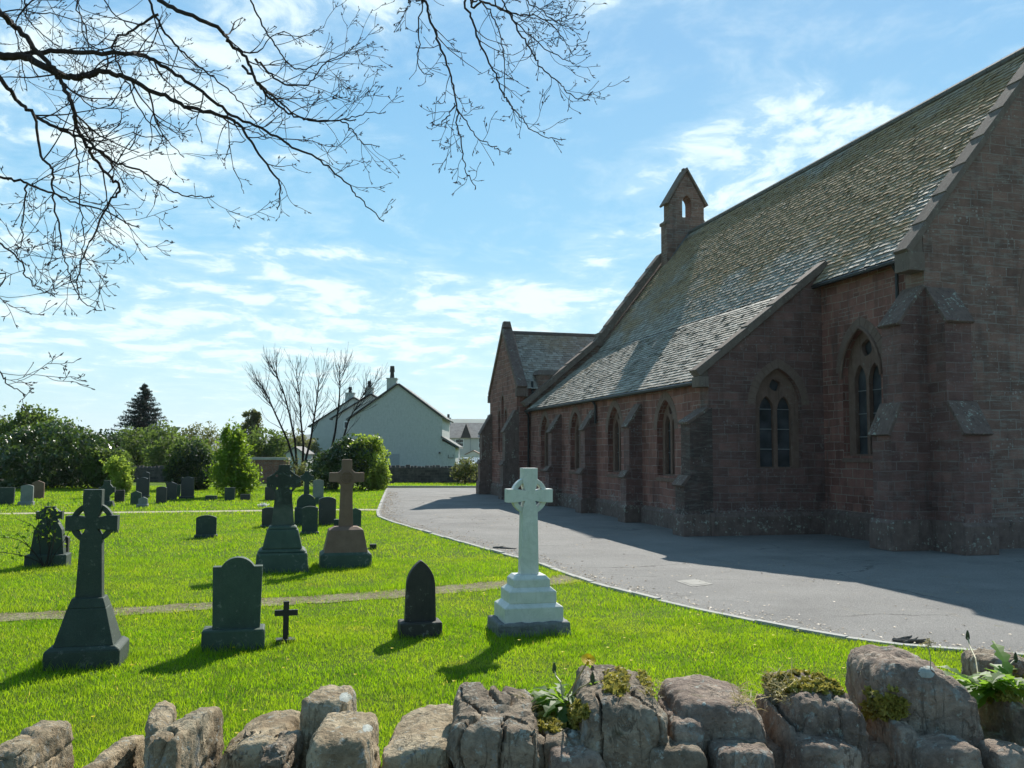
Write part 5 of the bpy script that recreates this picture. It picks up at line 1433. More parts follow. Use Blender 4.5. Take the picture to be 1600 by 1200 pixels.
# far white house with slate roof and a dormer gable
Y = 112; A = AT(676, 706, Y); B = AT(790, 706, Y); cx = (A[0] + B[0]) / 2; w = B[0] - A[0]
r = thing('white_house', 'far white house with a grey tiled roof and dark gablet, right of the lean-to', 'house', (cx, Y, 0))
ze, zr_ = gtop(684, Y), gtop(661, Y + 3.5)
b = MB(); b.box(-w / 2, w / 2, 0, 7, 0, ze); b.build('wall', M['render2'], r)
b = MB(); v = []
for x in (-w / 2 - .2, w / 2 + .2): v += [(x, -.3, ze - .05), (x, 3.5, zr_), (x, 7.3, ze - .05)]
b.add(v, [(0, 1, 4, 3), (1, 2, 5, 4), (0, 2, 1), (3, 4, 5), (0, 3, 5, 2)]); ro = b.build('roof', M['hroof2'], r)
xc = AT(728, 706, Y)[0] - cx; gw = 8 * Y / FPX
b = MB(); b.add([(xc - gw, -.34, ze), (xc + gw, -.34, ze), (xc, -.34, gtop(662, Y)), (xc, 3.3, gtop(662, Y)), ], [(0, 1, 2), (0, 2, 3), (1, 3, 2)]); b.build('gablet', M['wood_d'], ro)
for (cxp, yt, yp) in ((697, 653, 647.5), (762, 655, 649)):
    cc = AT(cxp, 706, Y)[0] - cx; c = MB(); c.box(cc - .35, cc + .35, 3.0, 4.0, zr_ - .6, gtop(yt, Y + 3)); ch = c.build('chimney', M['render2'], ro)
    c = MB(); c.tube([(cc, 3.5, gtop(yt, Y + 3) - .02), (cc, 3.5, gtop(yp, Y + 3))], .16, 6); c.build('chimney_pot', M['soot'], ch)
for (wx, wy, ww, wh) in ((715, 692, .9, .9), (720.8, 692, .9, .9), (751, 692, 1.2, 1.3)):
    q = AT(wx, wy, Y); ww *= 1; b = MB(); b.box(q[0] - cx - .30, q[0] - cx + .30, -.05, .02, q[2] - wh * .55, q[2] + wh * .55); f_ = b.build('window', M['white'], r)
    b = MB(); b.box(q[0] - cx - .22, q[0] - cx + .22, -.056, -.051, q[2] - wh * .45, q[2] - .04); b.box(q[0] - cx - .22, q[0] - cx + .22, -.056, -.051, q[2] + .04, q[2] + wh * .45); b.build('pane', M['glass'], f_)
b = MB(); b.box(AT(735, 706, Y)[0] - cx - .04, AT(735, 706, Y)[0] - cx + .04, -.1, -.02, 0, ze); b.build('downpipe', M['galv'], r)
# pale board fence
Y = 100; A = AT(708, 706, Y); B = AT(775, 706, Y); r = thing('board_fence', 'pale close boarded fence between the parked cars and the far white house', 'fence', ((A[0] + B[0]) / 2, Y, 0))
w = B[0] - A[0]; b = MB(); n = int(w / .3)
for i in range(n): b.box(-w / 2 + i * w / n, -w / 2 + (i + .93) * w / n, 0, .03, 0, 1.66 + random.uniform(-.03, .03))
b.build('boards', M['fence'], r)
def car(label, px, Y, mt_, rz):
    p = AT(px, 706, Y); r = thing('parked_car', label, 'car', (p[0], Y, 0), rz)
    prof = [(-2.1, .35), (2.1, .35), (2.12, .75), (1.95, .88), (1.05, .98), (.45, 1.42), (-1.05, 1.45), (-1.75, 1.0), (-2.1, .92)]
    b = MB(); b.slab(prof, [], 1.66, lambda a, z, d: (a, d - .83, z)); bo = b.build('body', mt_, r, bevel=.07)
    g = MB()
    for y in (-.845, .815): g.slab([(-1.5, 1.0), (.85, 1.0), (.4, 1.35), (-1.02, 1.37)], [], .03, lambda a, z, d, y=y: (a, y + d, z))
    g.add([(1.02, -.7, 1.03), (1.02, .7, 1.03), (.5, .62, 1.40), (.5, -.62, 1.40)], [(0, 1, 2, 3)]); g.build('windows', M['glass'], r)
    for x in (-1.3, 1.3):
        for y in (-.72, .72):
            w_ = MB(); w_.tube([(x, y - .11, .32), (x, y + .11, .32)], .32, 14); t_ = w_.build('wheel', M['tyre'], r)
            w_ = MB(); w_.tube([(x, y - .12, .32), (x, y + .12, .32)], .19, 10); w_.build('rim', M['galv'], t_)
    return r
car('white car whose roof shows over the far wall next to the lean-to', 717, 84, M['carpaint'], 1.2)
car('white car whose roof shows over the far wall beside the church corner', 743, 86, M['carpaint'], 1.35)
car('pale blue car roof above the brick wall, left of the bare tree', 413, 72, M['carblue'], .2)
# shed with a pale roof behind the brick wall; dark-roofed one by the fence
def shed(label, x0, x1, ye, yr, Y, wm, rm):
    A = AT(x0, 706, Y); B = AT(x1, 706, Y); cx = (A[0] + B[0]) / 2; w = (B[0] - A[0]); r = thing('garden_shed', label, 'shed', (cx, Y, 0)); ze, zr_ = gtop(ye, Y), gtop(yr, Y)
    b = MB(); b.slab([(-w / 2, 0), (w / 2, 0), (w / 2, ze), (0, zr_), (-w / 2, ze)], [], 3, lambda a, z, d: (a, d, z)); b.build('wall', wm, r)
    b = MB()
    for s_ in (-1, 1): b.add([(0, -.15, zr_ + .03), (s_ * (w / 2 + .15), -.15, ze - .05), (s_ * (w / 2 + .15), 3.1, ze - .05), (0, 3.1, zr_ + .03), (0, -.15, zr_ + .10), (s_ * (w / 2 + .15), -.15, ze + .02), (s_ * (w / 2 + .15), 3.1, ze + .02), (0, 3.1, zr_ + .10)], [(0, 3, 2, 1), (4, 5, 6, 7), (0, 1, 5, 4), (1, 2, 6, 5), (2, 3, 7, 6), (3, 0, 4, 7)])
    b.build('roof', rm, r)
    b = MB(); b.box(-.35, .35, -.03, .02, 0, min(1.9, ze - .1)); b.build('door', M['fence'], r)
shed('white shed with a pale roof seen through the bare tree stems', 447, 475, 711, 701, 70, M['render2'], M['hroof2'])
shed('small shed with a reddish grey roof in front of the far white house', 727, 752, 711, 705, 104, M['render2'], M['g_brown'])
# street lamp
p = AT(273, 706, 90); r = thing('street_lamp', 'slim grey street lamp with a flat flared head among the far trees', 'street lamp', (p[0], 90, 0))
zt = gtop(670, 90); b = MB(); b.tube([(0, 0, -.1), (0, 0, 1.2), (0, 0, 1.25), (0, 0, zt - .5)], [.10, .10, .065, .055], 8); b.build('pole', M['galv'], r)
b = MB(); b.tube([(0, 0, zt - .55), (0, 0, zt - .1), (0, 0, zt)], [.10, .45, .50], 14); b.build('lamp_head', M['galv'], r)
# manhole cover and dead twigs on the tarmac
p = [G(1056, 908.5), G(1088, 905.5), G(1114, 913.5), G(1082, 917.5)]; c = sum(p) / 4
r = thing('manhole_cover', 'pale square concrete patch with an access cover set in the tarmac', 'cover', (c[0], c[1], 0))
b = MB(); b.add([tuple(q - c + np.array([0, 0, .009])) for q in p], [(0, 1, 2, 3)]); b.build('surround', M['cover'], r)
b = MB(); b.add([tuple((q - c) * .72 + np.array([0, 0, .013])) for q in p], [(0, 1, 2, 3)]); b.build('lid', M['cover'], r)
def fallen(label, px, py, L, seed, n=4, flat=.03):
    p = G(px, py); r = thing('fallen_branch', label, 'branch', p); rg = np.random.default_rng(seed); b = MB()
    for k in range(n):
        a = rg.normal(0, .35); d = np.array([math.cos(a), math.sin(a) * .8, 0]); x = np.array([-L / 2 * rg.uniform(.4, 1), rg.normal(0, .05), flat * .5]); pts = [x]
        for i in range(6): d = nrm(d + rg.normal(0, .22, 3) * np.array([1, 1, .4])); pts.append(pts[-1] + d * L / 6); pts[-1][2] = max(.015, pts[-1][2])
        b.tube(pts, list(np.linspace(.02, .006, 7)), 5)
    b.build('twigs', M['bark2'], r); return r
fallen('dead dark twigs lying at the kerb left of the white cross', 785, 857, .42, 4)
fallen('scatter of dead twigs on the drive edge behind the biggest wall stone', 1420, 1003, .35, 6, 5)

# ================================================================== THE NEAR DRY-STONE WALL
wall = thing('stone_wall', 'rough churchyard wall in front of the viewer with upright cope stones, moss and lichen', 'wall', (0, 2.5, 0))
def rock_mesh(w, d, h, seed, tl=0.0, tr=0.0, rnd=9.0, rough=.05, groove=0.0, strata=0.0, cuts=36, back=0.0, chips=9):
    """split block: w across, d deep, h high, base at z=0; corners knocked off along flat breaks"""
    bm = bmesh.new(); bmesh.ops.create_cube(bm, size=2.0)
    bmesh.ops.subdivide_edges(bm, edges=bm.edges[:], cuts=cuts, use_grid_fill=True)
    S = Vector((seed * 3.17, seed * 1.31, seed * 2.23)); rg = random.Random(seed * 7 + 1)
    mn = min(w, d, h) / 2; planes = []
    for k in range(chips):
        n = Vector((rg.choice((-1, 1)) * rg.uniform(.25, 1), rg.choice((-1, 1, -1)) * rg.uniform(.15, 1), rg.uniform(.15, 1.1)))
        n = Vector((n.x / w, n.y / d, n.z / h)).normalized()
        far = abs(n.x) * w / 2 + abs(n.y) * d / 2 + abs(n.z) * h / 2
        planes.append((n, far - mn * rg.uniform(.05, .32)))
    for v in bm.verts:
        p = v.co.copy(); k = (abs(p.x) ** rnd + abs(p.y) ** rnd + abs(p.z) ** rnd) ** (1 / rnd)
        q = Vector((p.x / k, p.y / k, p.z / k))
        nd = q.normalized()
        c = Vector((q.x * w / 2, q.y * d / 2, q.z * h / 2))
        for n, o in planes:
            e = c.dot(n) - o
            if e > 0: c -= n * e
        f = (q.z + 1) / 2
        c.z += h / 2
        c.z -= f * (tl * max(0, -q.x) + tr * max(0, q.x)) + f * back * max(0, q.y)
        big = noise.noise(c * 5.5 + S) * .8 + noise.noise(c * 13 + S) * .35
        ridge = (1 - abs(noise.noise(c * 9 + S)) * 2) * .22
        mid = noise.noise(c * 30 + S) * .22 + noise.noise(c * 70 + S) * .14 + noise.noise(c * 150 + S) * .08
        off = rough * (big * .45 + ridge * .7 + mid * .75)
        if groove:
            g = abs(noise.noise(Vector((c.x * 14 + .6 * noise.noise(c * 6 + S), c.y * 7, c.z * 1.6)) + S))
            off -= groove * max(0, .085 - g) * 6.5
        if strata:
            g = abs(noise.noise(Vector((c.x * 2, c.y * 2, c.z * 22 + 1.5 * noise.noise(c * 5))) + S))
            off -= strata * max(0, .10 - g) * 5
        v.co = c + nd * off
    me = bpy.data.meshes.new('cope_stone'); bm.to_mesh(me); bm.free(); me.shade_smooth(); me.set_sharp_from_angle(angle=R(34))
    return me
def cope(x0, x1, yl, yr, Y, depth, seed, mt, zb=.92, rnd=9.0, rough=.05, groove=0.0, strata=0.0, rz=0.0, back=0.0, cuts=36, name='cope_stone', label=None):
    """x0..x1, yl/yr: left and right ends of the front top edge as seen; Y: distance of the front face"""
    yl += 20; yr += 20; rnd = max(rnd, 8); depth *= .92
    A = AT(x0, yl, Y); B = AT(x1, yr, Y)
    if x1 < 800: B[0] = AT(x1, yr, Y + depth * .85)[0]
    if x0 > 800: A[0] = AT(x0, yl, Y + depth * .85)[0]
    w = (B[0] - A[0]) * (1.11 if x0 > 800 else 1.0); zt = max(A[2], B[2]); h = zt - zb
    me = rock_mesh(w, depth, h, seed, zt - A[2], zt - B[2], rnd, rough, groove, strata, cuts, back)
    o = link(name, me, mt, wall)
    o.location = ((A[0] + B[0]) / 2 - wall.location.x, Y + depth / 2 - wall.location.y, zb); o.rotation_euler = (0, 0, rz)
    if label: o['label'] = label
    return o
# wall body under the copes: two runs of rubble faces
me = rock_mesh(3.3, .52, .99, 91, 0, 0, 14, .03, .02, .03, 60)
o = link('wall_body', me, M['field_d'], wall); o.location = (-2.05, .16, .0); o.rotation_euler = (0, 0, .02)
me = rock_mesh(4.6, .52, 1.12, 92, 0, 0, 14, .03, .02, .03, 60)
o = link('wall_body', me, M['field_d'], wall); o.location = (2.30, .16, .0)
me = rock_mesh(3.2, .52, 1.06, 93, 0, 0, 14, .03, .02, .03, 30)
o = link('wall_body', me, M['field_d'], wall); o.location = (-5.1, .16, .0)
me = rock_mesh(2.2, .34, 1.22, 94, 0, 0, 14, .035, .02, .03, 60)
o = link('wall_core', me, M['field_p'], wall); o.location = (1.40, .10, .0)
me = rock_mesh(.55, .34, 1.20, 95, 0, 0, 14, .035, .02, .03, 40)
o = link('wall_core', me, M['field_d'], wall); o.location = (.08, .10, .0)
# stones, left to right
cope(-130, -38, 1142, 1130, 2.40, .36, 1, M['field'], rough=.04)
cope(-30, 103, 1160, 1154, 2.42, .34, 2, M['field'], rough=.035, rnd=7, strata=.02, label='flat topped cope stone at the left edge of the wall')
cope(103, 216, 1196, 1190, 2.46, .40, 3, M['field'], rough=.03, rnd=8, name='flat_stone')
cope(205, 285, 1114, 1122, 2.56, .30, 4, M['field'], rough=.03, groove=.03, rz=.25)
cope(224, 340, 1141, 1136, 2.34, .42, 5, M['field'], rough=.045, groove=.03, back=.02)
cope(332, 470, 1166, 1143, 2.52, .40, 6, M['field'], rough=.03, rnd=8, name='flat_stone')
cope(400, 470, 1166, 1160, 2.36, .26, 61, M['field_d'], rough=.04, strata=.04, name='flat_stone')
cope(466, 556, 1080, 1080, 2.58, .26, 7, M['field'], rough=.035, rnd=6)
cope(474, 592, 1138, 1142, 2.30, .34, 8, M['field'], rough=.04, rnd=6)
cope(590, 720, 1166, 1148, 2.36, .46, 9, M['field'], rough=.028, rnd=9, strata=.015, name='flat_stone')
cope(704, 846, 1118, 1128, 2.30, .40, 10, M['field_d'], rough=.055, groove=.06, rnd=4.2, back=-.03, label='rounded dark cope stone split by vertical cracks')
cope(832, 924, 1141, 1139, 2.36, .34, 11, M['field_d'], rough=.04, groove=.04)
cope(902, 1036, 1084, 1098, 2.32, .44, 12, M['field_d'], rough=.05, groove=.06, rnd=4.2, back=-.03, label='tall dark ribbed cope stone beside the dandelion')
cope(1030, 1100, 1118, 1124, 2.34, .34, 13, M['field_p'], rough=.04)
cope(1036, 1196, 1078, 1100, 2.40, .36, 14, M['field_p'], rough=.03, rnd=9, label='slab like cope stone with a flat top sloping down to the right')
cope(1188, 1250, 1114, 1122, 2.36, .36, 15, M['field_p'], rough=.04)
cope(1203, 1354, 1076, 1092, 2.36, .40, 16, M['field_p'], rough=.05, groove=.03, rnd=5, label='broad cope stone capped with yellow moss and dry grass')
cope(1350, 1436, 1122, 1124, 2.36, .34, 17, M['field_p'], rough=.04)
cope(1330, 1526, 1028, 1066, 2.44, .36, 18, M['field_p'], rough=.055, rnd=5, label='biggest cope stone, with one round white lichen patch on its sloping top')
cope(1520, 1640, 1098, 1104, 2.38, .42, 19, M['field_p'], rough=.04, rnd=7)
cope(1508, 1640, 1012, 1026, 2.95, .20, 20, M['field_d'], rough=.04, zb=1.0)
cope(1640, 1800, 1050, 1062, 2.42, .40, 22, M['field_p'], rough=.05)
# lower courses of the front face showing at the right
for i, (x0, x1, y0, y1) in enumerate(((1010, 1100, 1150, 1155), (1240, 1345, 1150, 1150), (1420, 1530, 1150, 1152), (1530, 1620, 1158, 1160), (860, 940, 1165, 1168), (1110, 1210, 1158, 1160))):
    cope(x0, x1, y0, y1, 2.28, .14, 40 + i, M['field_p'] if i else M['field_d'], zb=.95, rough=.035, rnd=7, name='face_stone', cuts=18)
# lichen discs, moss cushions, dry grass -------------------------------
def on_top(px, py, z):    # point seen at px,py at a known height
    return G(px, py, z)
def hit(px, py, maxd=5.0):
    """first surface of the wall along the sight line"""
    bpy.context.view_layer.update(); dg = bpy.context.evaluated_depsgraph_get()
    ok, loc, nor, idx, ob, mtx = SC.ray_cast(dg, Vector(CPOS), Vector(nrm(ray(px, py))), distance=maxd)
    return (np.array(loc), np.array(nor), ob) if ok else (None, None, None)
def disc(name, px, py, rad, seed, mt):
    """a crust of lichen following the stone it grows on"""
    n = 20; P = []; pr = rad * FPX / 2.5
    for fr in (0.0, .55, 1.0):
        for k in range(1 if fr == 0 else n):
            t = 2 * math.pi * k / n; q = fr * pr * (1 + .22 * noise.noise(Vector((math.cos(t) * 1.7, math.sin(t) * 1.7, seed))))
            loc, nor, ob = hit(px + q * math.cos(t), py + q * .72 * math.sin(t))
            if loc is None: return
            P.append(loc + nor * (.003 if fr < 1 else .0005))
    b = MB(); b.add(P, [(0, 1 + i, 1 + (i + 1) % n) for i in range(n)] + [(1 + i, 1 + n + i, 1 + n + (i + 1) % n, 1 + (i + 1) % n) for i in range(n)])
    o = b.build(name, mt, wall, smooth=True); o.location = -np.array(wall.location)
disc('lichen', 1448, 1050, .024, 1, M['lichen']); disc('lichen', 894, 1146, .016, 2, M['lichen'])
disc('lichen', 540, 1090, .018, 3, M['lichen']); disc('lichen', 574, 1138, .015, 5, M['lichen']); disc('lichen', 1100, 1100, .006, 6, M['lichen'])
def moss_patch(px0, px1, py, n, seed, mt='moss', h=.02, size=.009, spread_y=9, name='moss'):
    """tufts set on whatever stone lies under the given stretch of the view"""
    rg = np.random.default_rng(seed); pts = []
    for k in range(70):
        x = rg.uniform(px0, px1); y = py + rg.normal(0, spread_y)
        loc, nor, ob = hit(x, y)
        if loc is None or ob.name.startswith(('grass', 'ground')): continue
        k2 = max(1, int(n / 70)); q = rg.normal(size=(k2, 3)); q /= np.linalg.norm(q, axis=1)[:, None]
        q[:, 2] = np.abs(q[:, 2])
        pts.append(loc + q * np.array([.017, .017, h * rg.uniform(.5, 1.1)]) * (rg.random(k2) ** .4)[:, None])
    if not pts: return
    o = leaf_cloud(name, np.concatenate(pts), size, M[mt], wall, seed, .5); o.location = -np.array(wall.location)
MOSSES = [(842, 916, 1122, 3600, 1), (1200, 1318, 1066, 4200, 2), (1355, 1412, 1104, 2200, 3), (950, 975, 1068, 900, 4), (1000, 1030, 1062, 700, 5), (1540, 1600, 1078, 2600, 6)]
for (a, c, y, n, s_) in MOSSES: moss_patch(a, c, y, n, s_)
def dry_grass(px0, px1, py, n, seed, L=.05):
    rg = np.random.default_rng(seed); vs, fs = [], []
    for k in range(n):
        if k % 6 == 0:
            loc, nor, ob = hit(rg.uniform(px0, px1), py + rg.normal(0, 12))
        if loc is None or ob.name.startswith(('grass', 'ground')): continue
        l2 = loc + rg.normal(0, .008, 3); d = nrm(np.array([rg.normal(), rg.normal() - .3, .35 + rg.random() * .6])) * L * rg.uniform(.4, 1.2); w = np.cross(d, rg.normal(size=3)); w = w / np.linalg.norm(w) * .0011
        md = l2 + d * .55; tp = l2 + d + np.array([0, 0, -L * .25 * rg.random()]); o = len(vs)
        vs += [l2 - w, l2 + w, md + w, md - w, tp + w * .2, tp - w * .2]; fs += [(o, o + 1, o + 2, o + 3), (o + 3, o + 2, o + 4, o + 5)]
    if vs: o = np_mesh('dry_grass', vs, fs, M['drygrass'], wall); o.location = -np.array(wall.location)
dry_grass(1150, 1235, 1082, 420, 3); dry_grass(1010, 1036, 1080, 60, 4, .035); dry_grass(800, 835, 1085, 50, 5, .03); dry_grass(350, 372, 1150, 70, 6, .03)
def rubble_bits():
    rg = np.random.default_rng(12); b = MB()
    for k in range(34):
        loc, nor, ob = hit(rg.uniform(345, 470), rg.uniform(1145, 1190))
        if loc is None or ob.name.startswith(('grass', 'ground')): continue
        s_ = rg.uniform(.003, .008); v = [loc + np.array([0, 0, s_ * .5]) + nrm(rg.normal(size=3)) * s_ for _ in range(6)]
        b.add([v[0] + [s_, 0, 0], v[1] - [s_, 0, 0], v[2] + [0, s_, 0], v[3] - [0, s_, 0], v[4] + [0, 0, s_], v[5] - [0, 0, s_ * .6]], [(0, 2, 4), (2, 1, 4), (1, 3, 4), (3, 0, 4), (2, 0, 5), (1, 2, 5), (3, 1, 5), (0, 3, 5)])
    o = stuff(b.build('rubble', M['field_d'], wall)); o.location = -np.array(wall.location)
rubble_bits()
# dandelions growing on the wall ----------------------------------------
def dand_leaf(b, o, az, L, w, rise, droop, rg):
    n = 9; d = np.array([math.cos(az), math.sin(az), 0]); sd_ = np.array([-math.sin(az), math.cos(az), 0]); prev = None
    for i in range(n + 1):
        t = i / n; c = o + d * L * t + np.array([0, 0, rise * L * t - droop * L * t * t])
        ww = w * (math.sin(min(1, t * 1.15) * math.pi * .82) + .08) * (1.0 if i % 2 else .42) * (.35 + .9 * t if t < .75 else 1.05 - (t - .75) * 3.2)
        ww = max(ww, .0008); cur = (c - sd_ * ww + [0, 0, .25 * ww], c, c + sd_ * ww + [0, 0, .25 * ww])
        if prev is not None:
            b.add([prev[0], prev[1], prev[2], cur[2], cur[1], cur[0]], [(0, 1, 4, 5), (1, 2, 3, 4)])
        prev = cur
def dandelion(label, px, py, seed, nl, L, flowers, buds, group=None):
    loc, nor, ob = hit(px, py)
    r = thing('dandelion', label, 'plant', loc, 0, group); rg = np.random.default_rng(seed); b = MB()
    for k in range(nl): dand_leaf(b, np.array([rg.normal(0, .006), rg.normal(0, .006), 0]), rg.uniform(0, 6.28), L * rg.uniform(.6, 1.15), L * .17, rg.uniform(.25, 1.0), rg.uniform(.3, .9), rg)
    b.build('leaf_rosette', M['dand'], r, fix=False)
    def stem_to(tx, ty, dy, rad):
        t = AT(tx, ty, loc[1] + dy) - loc; m_ = t * .5 + np.array([.006, 0, .012]); b2 = MB(); b2.tube([(0, 0, 0), m_ * .55, m_, t * .8 + m_ * .05 * 0, t], [rad] * 5, 5); return t, b2
    for (tx, ty, dy, rad) in flowers:
        t, b2 = stem_to(tx, ty, dy, .0026); b2.build('stem', M['stem'], r)
        pb = MB(); ax = nrm(np.array([.15, -.55, .75])); a = nrm(np.cross(ax, [1, .2, 0])); c2 = np.cross(ax, a)
        for ring, (rr, up_, nn) in enumerate(((rad, .0, 26), (rad * .8, .004, 22), (rad * .55, .007, 16))):
            for k in range(nn):
                an = 2 * math.pi * (k + .5 * ring) / nn + rg.normal(0, .05); dd = a * math.cos(an) + c2 * math.sin(an); ss = -a * math.sin(an) + c2 * math.cos(an); w = rr * .11
                p0 = t + ax * up_; p1 = t + dd * rr * rg.uniform(.9, 1.05) + ax * (up_ + .004)
                pb.add([p0 - ss * w * .5, p0 + ss * w * .5, p1 + ss * w, p1 - ss * w], [(0, 1, 2, 3)])
        fl = pb.build('flower_head', M['petal'], r, fix=False)
        cb = MB(); cb.tube([t - ax * .008, t + ax * .004, t + ax * .010], [rad * .18, rad * .20, rad * .08], 10); cb.build('flower_centre', M['petal_c'], fl)
    for (tx, ty, dy) in buds:
        t, b2 = stem_to(tx, ty, dy, .0022); b2.build('stem', M['stem'], r)
        c = MB(); c.tube([t - [0, 0, .010], t - [0, 0, .004], t + [0, 0, .008], t + [0, 0, .020]], [.003, .0065, .0055, .002], 8); c.build('bud', M['bud'], r)
    return r
dandelion('dandelion with one yellow flower and buds between two dark cope stones', 880, 1100, 3, 34, .145, [(919, 1032, -.24, .020)], [(866, 1046, .10), (926, 1062, -.22)])
dandelion('dandelion leaves with a bare seed stalk behind the lichen spotted stone, at the right', 1532, 1080, 4, 34, .15, [], [(1512, 995, .25), (1587, 1030, .1)])
dandelion('leafy weed without flowers at the right edge, on top of the wall', 1588, 1076, 5, 30, .15, [], [])
def seedhead(label, px, py, tx, ty):
    loc, nor, ob = hit(px, py)
    r = thing('seed_stalk', label, 'plant', loc); t = AT(tx, ty, loc[1] + .02) - loc; b = MB(); b.tube([(0, 0, -.05), t * .5 + [.004, 0, 0], t], [.0018, .0016, .0014], 4); b.build('stem', M['stem'], r)
    rg = np.random.default_rng(3); vs, fs = [], []
    for k in range(40):
        c = t + rg.normal(0, .006, 3) + [0, 0, .006]; u1 = nrm(rg.normal(size=3)) * .006; u2 = nrm(np.cross(u1, rg.normal(size=3))) * .002; o = len(vs); vs += [c - u1, c + u2, c + u1, c - u2]; fs.append((o, o + 1, o + 2, o + 3))
    np_mesh('seed_head', vs, fs, M['drygrass'], r)
seedhead('short withered seed stalk standing on top of the biggest cope stone', 1453, 1046, 1450, 1008)

# ================================================================== THE TREE OVERHEAD
tree = thing('bare_tree', 'bare tree at the left, its budding boughs hanging across the top of the sky', 'tree', (-6.6, 6.6, 0))
TL = np.array(tree.location)
rg = np.random.default_rng(99)
b = MB(); tk = [(-6.6, 6.6, -.2), (-6.55, 6.6, .5), (-6.45, 6.62, 1.8), (-6.3, 6.6, 3.2), (-6.1, 6.65, 4.6), (-5.9, 6.8, 6.2), (-5.9, 7.0, 8.2)]
b.tube([np.array(p) - TL for p in tk], [.40, .30, .25, .23, .20, .15, .08], 14); b.build('trunk', M['bark'], tree, smooth=True)
def spline(P, per=7):
    P = [np.array(p, float) for p in P]; P = [2 * P[0] - P[1]] + P + [2 * P[-1] - P[-2]]; out = []
    for i in range(1, len(P) - 2):
        for k in range(per):
            t = k / per; a, b_, c, d = P[i - 1], P[i], P[i + 1], P[i + 2]
            out.append(.5 * ((2 * b_) + (c - a) * t + (2 * a - 5 * b_ + 4 * c - d) * t * t + (3 * b_ - a - 3 * c + d) * t ** 3))
    out.append(P[-2]); return out
def buds(b, p, d, rg):
    """pairs of swelling buds at a twig end"""
    for k in range(int(rg.integers(1, 4))):
        a = nrm(d + rg.normal(0, .5, 3)); L = rg.uniform(.012, .026); c = p - nrm(d) * rg.uniform(0, .03)
        b.tube([c, c + a * L * .45, c + a * L], [.0022, .0036, .0010], 4, cap=False)
def twig(b, p, d, L, r, lvl, rg, flat):
    n = 7; pts = [np.array(p)]; d = nrm(d); cur = rg.normal(0, .24, 3); cur[1] *= flat; cur[2] += .10
    for i in range(n):
        d = nrm(d + cur * (.5 if i < 4 else -.25) + rg.normal(0, .085, 3) * np.array([1, flat, 1]) + np.array([.02, 0, .045 * (i > 1)])); pts.append(pts[-1] + d * L / n)
    b.tube(pts, [max(.0021, r * (1 - .55 * i / n)) for i in range(n + 1)], 4 if r > .004 else 3, cap=False)
    buds(b, pts[-1], d, rg)
    if lvl > 0:
        k = int(rg.integers(1, 4))
        for q in range(k):
            i = int(rg.integers(1, n + 1)); s_ = 1 if (q % 2) else -1
            dd = nrm(pts[min(i + 1, n)] - pts[i - 1]); side = nrm(np.cross(dd, [0, 1, 0]) * s_ + np.array([0, rg.normal(0, .5), 0]))
            an = rg.uniform(.4, .95); twig(b, pts[i], dd * math.cos(an) + side * math.sin(an), L * rg.uniform(.35, .62), r * .68, lvl - 1, rg, flat)
    else:
        for q in range(int(rg.integers(0, 2))):
            i = int(rg.integers(2, n)); dd = nrm(pts[i + 1] - pts[i]); s_ = rg.choice([-1, 1]); side = np.cross(dd, [0, 1, 0]) * s_
            e2 = pts[i] + nrm(dd * .7 + side * .6) * rg.uniform(.03, .07); b.tube([pts[i], e2], [.0022, .0018], 3, cap=False); buds(b, e2, dd + side * .4, rg)
def bough(px, Y0, Y1, r0, r1, kids, seed, root=None, kl=(.25, .62), off=(0, 0), sc=1.0, f0=.12):
    rg = np.random.default_rng(seed); n = len(px)
    P = [AT(off[0] + x * sc, off[1] + y * sc, Y0 + (Y1 - Y0) * i / (n - 1) + rg.normal(0, .05)) for i, (x, y) in enumerate(px)]
    if root is not None: P = [np.array(q, float) for q in root] + P
    S = spline(P, 6); m_ = len(S)
    # small knees: the wood is not smooth
    S = [p + rg.normal(0, .006, 3) for p in S]
    r0 = r0 * (.74 if r0 > .012 else .9)
    rad = [r0 + (r1 - r0) * (i / (m_ - 1)) ** .8 for i in range(m_)]
    b = MB(); b.tube([p - TL for p in S], rad, 7 if r0 > .02 else 5)
    kids = max(4, int(kids * .52))
    for k in range(kids):
        f = f0 + (1 - f0) * (k + rg.random()) / kids; i = min(m_ - 2, int(f * (m_ - 1)))
        d = nrm(S[i + 1] - S[i]); s_ = 1 if rg.random() < .5 else -1
        side = nrm(np.cross(d, [0, 1, 0]) * s_ + np.array([.1, rg.normal(0, .55), .05])); an = rg.uniform(.5, 1.05)
        L = rg.uniform(*kl) * (1.1 - .45 * f)
        twig(b, S[i] - TL, d * math.cos(an) + side * math.sin(an), L, min(rad[i] * .55, .0075), 2 if L > .33 else 1, rg, .6)
    buds(b, S[-1] - TL, S[-1] - S[-2], rg)
    return b.build('bough', M['bark'], tree, fix=False)
S1 = 1 / 2.4
def from_trunk(z, y=6.6, x=-6.2): return [(x, y, z)]
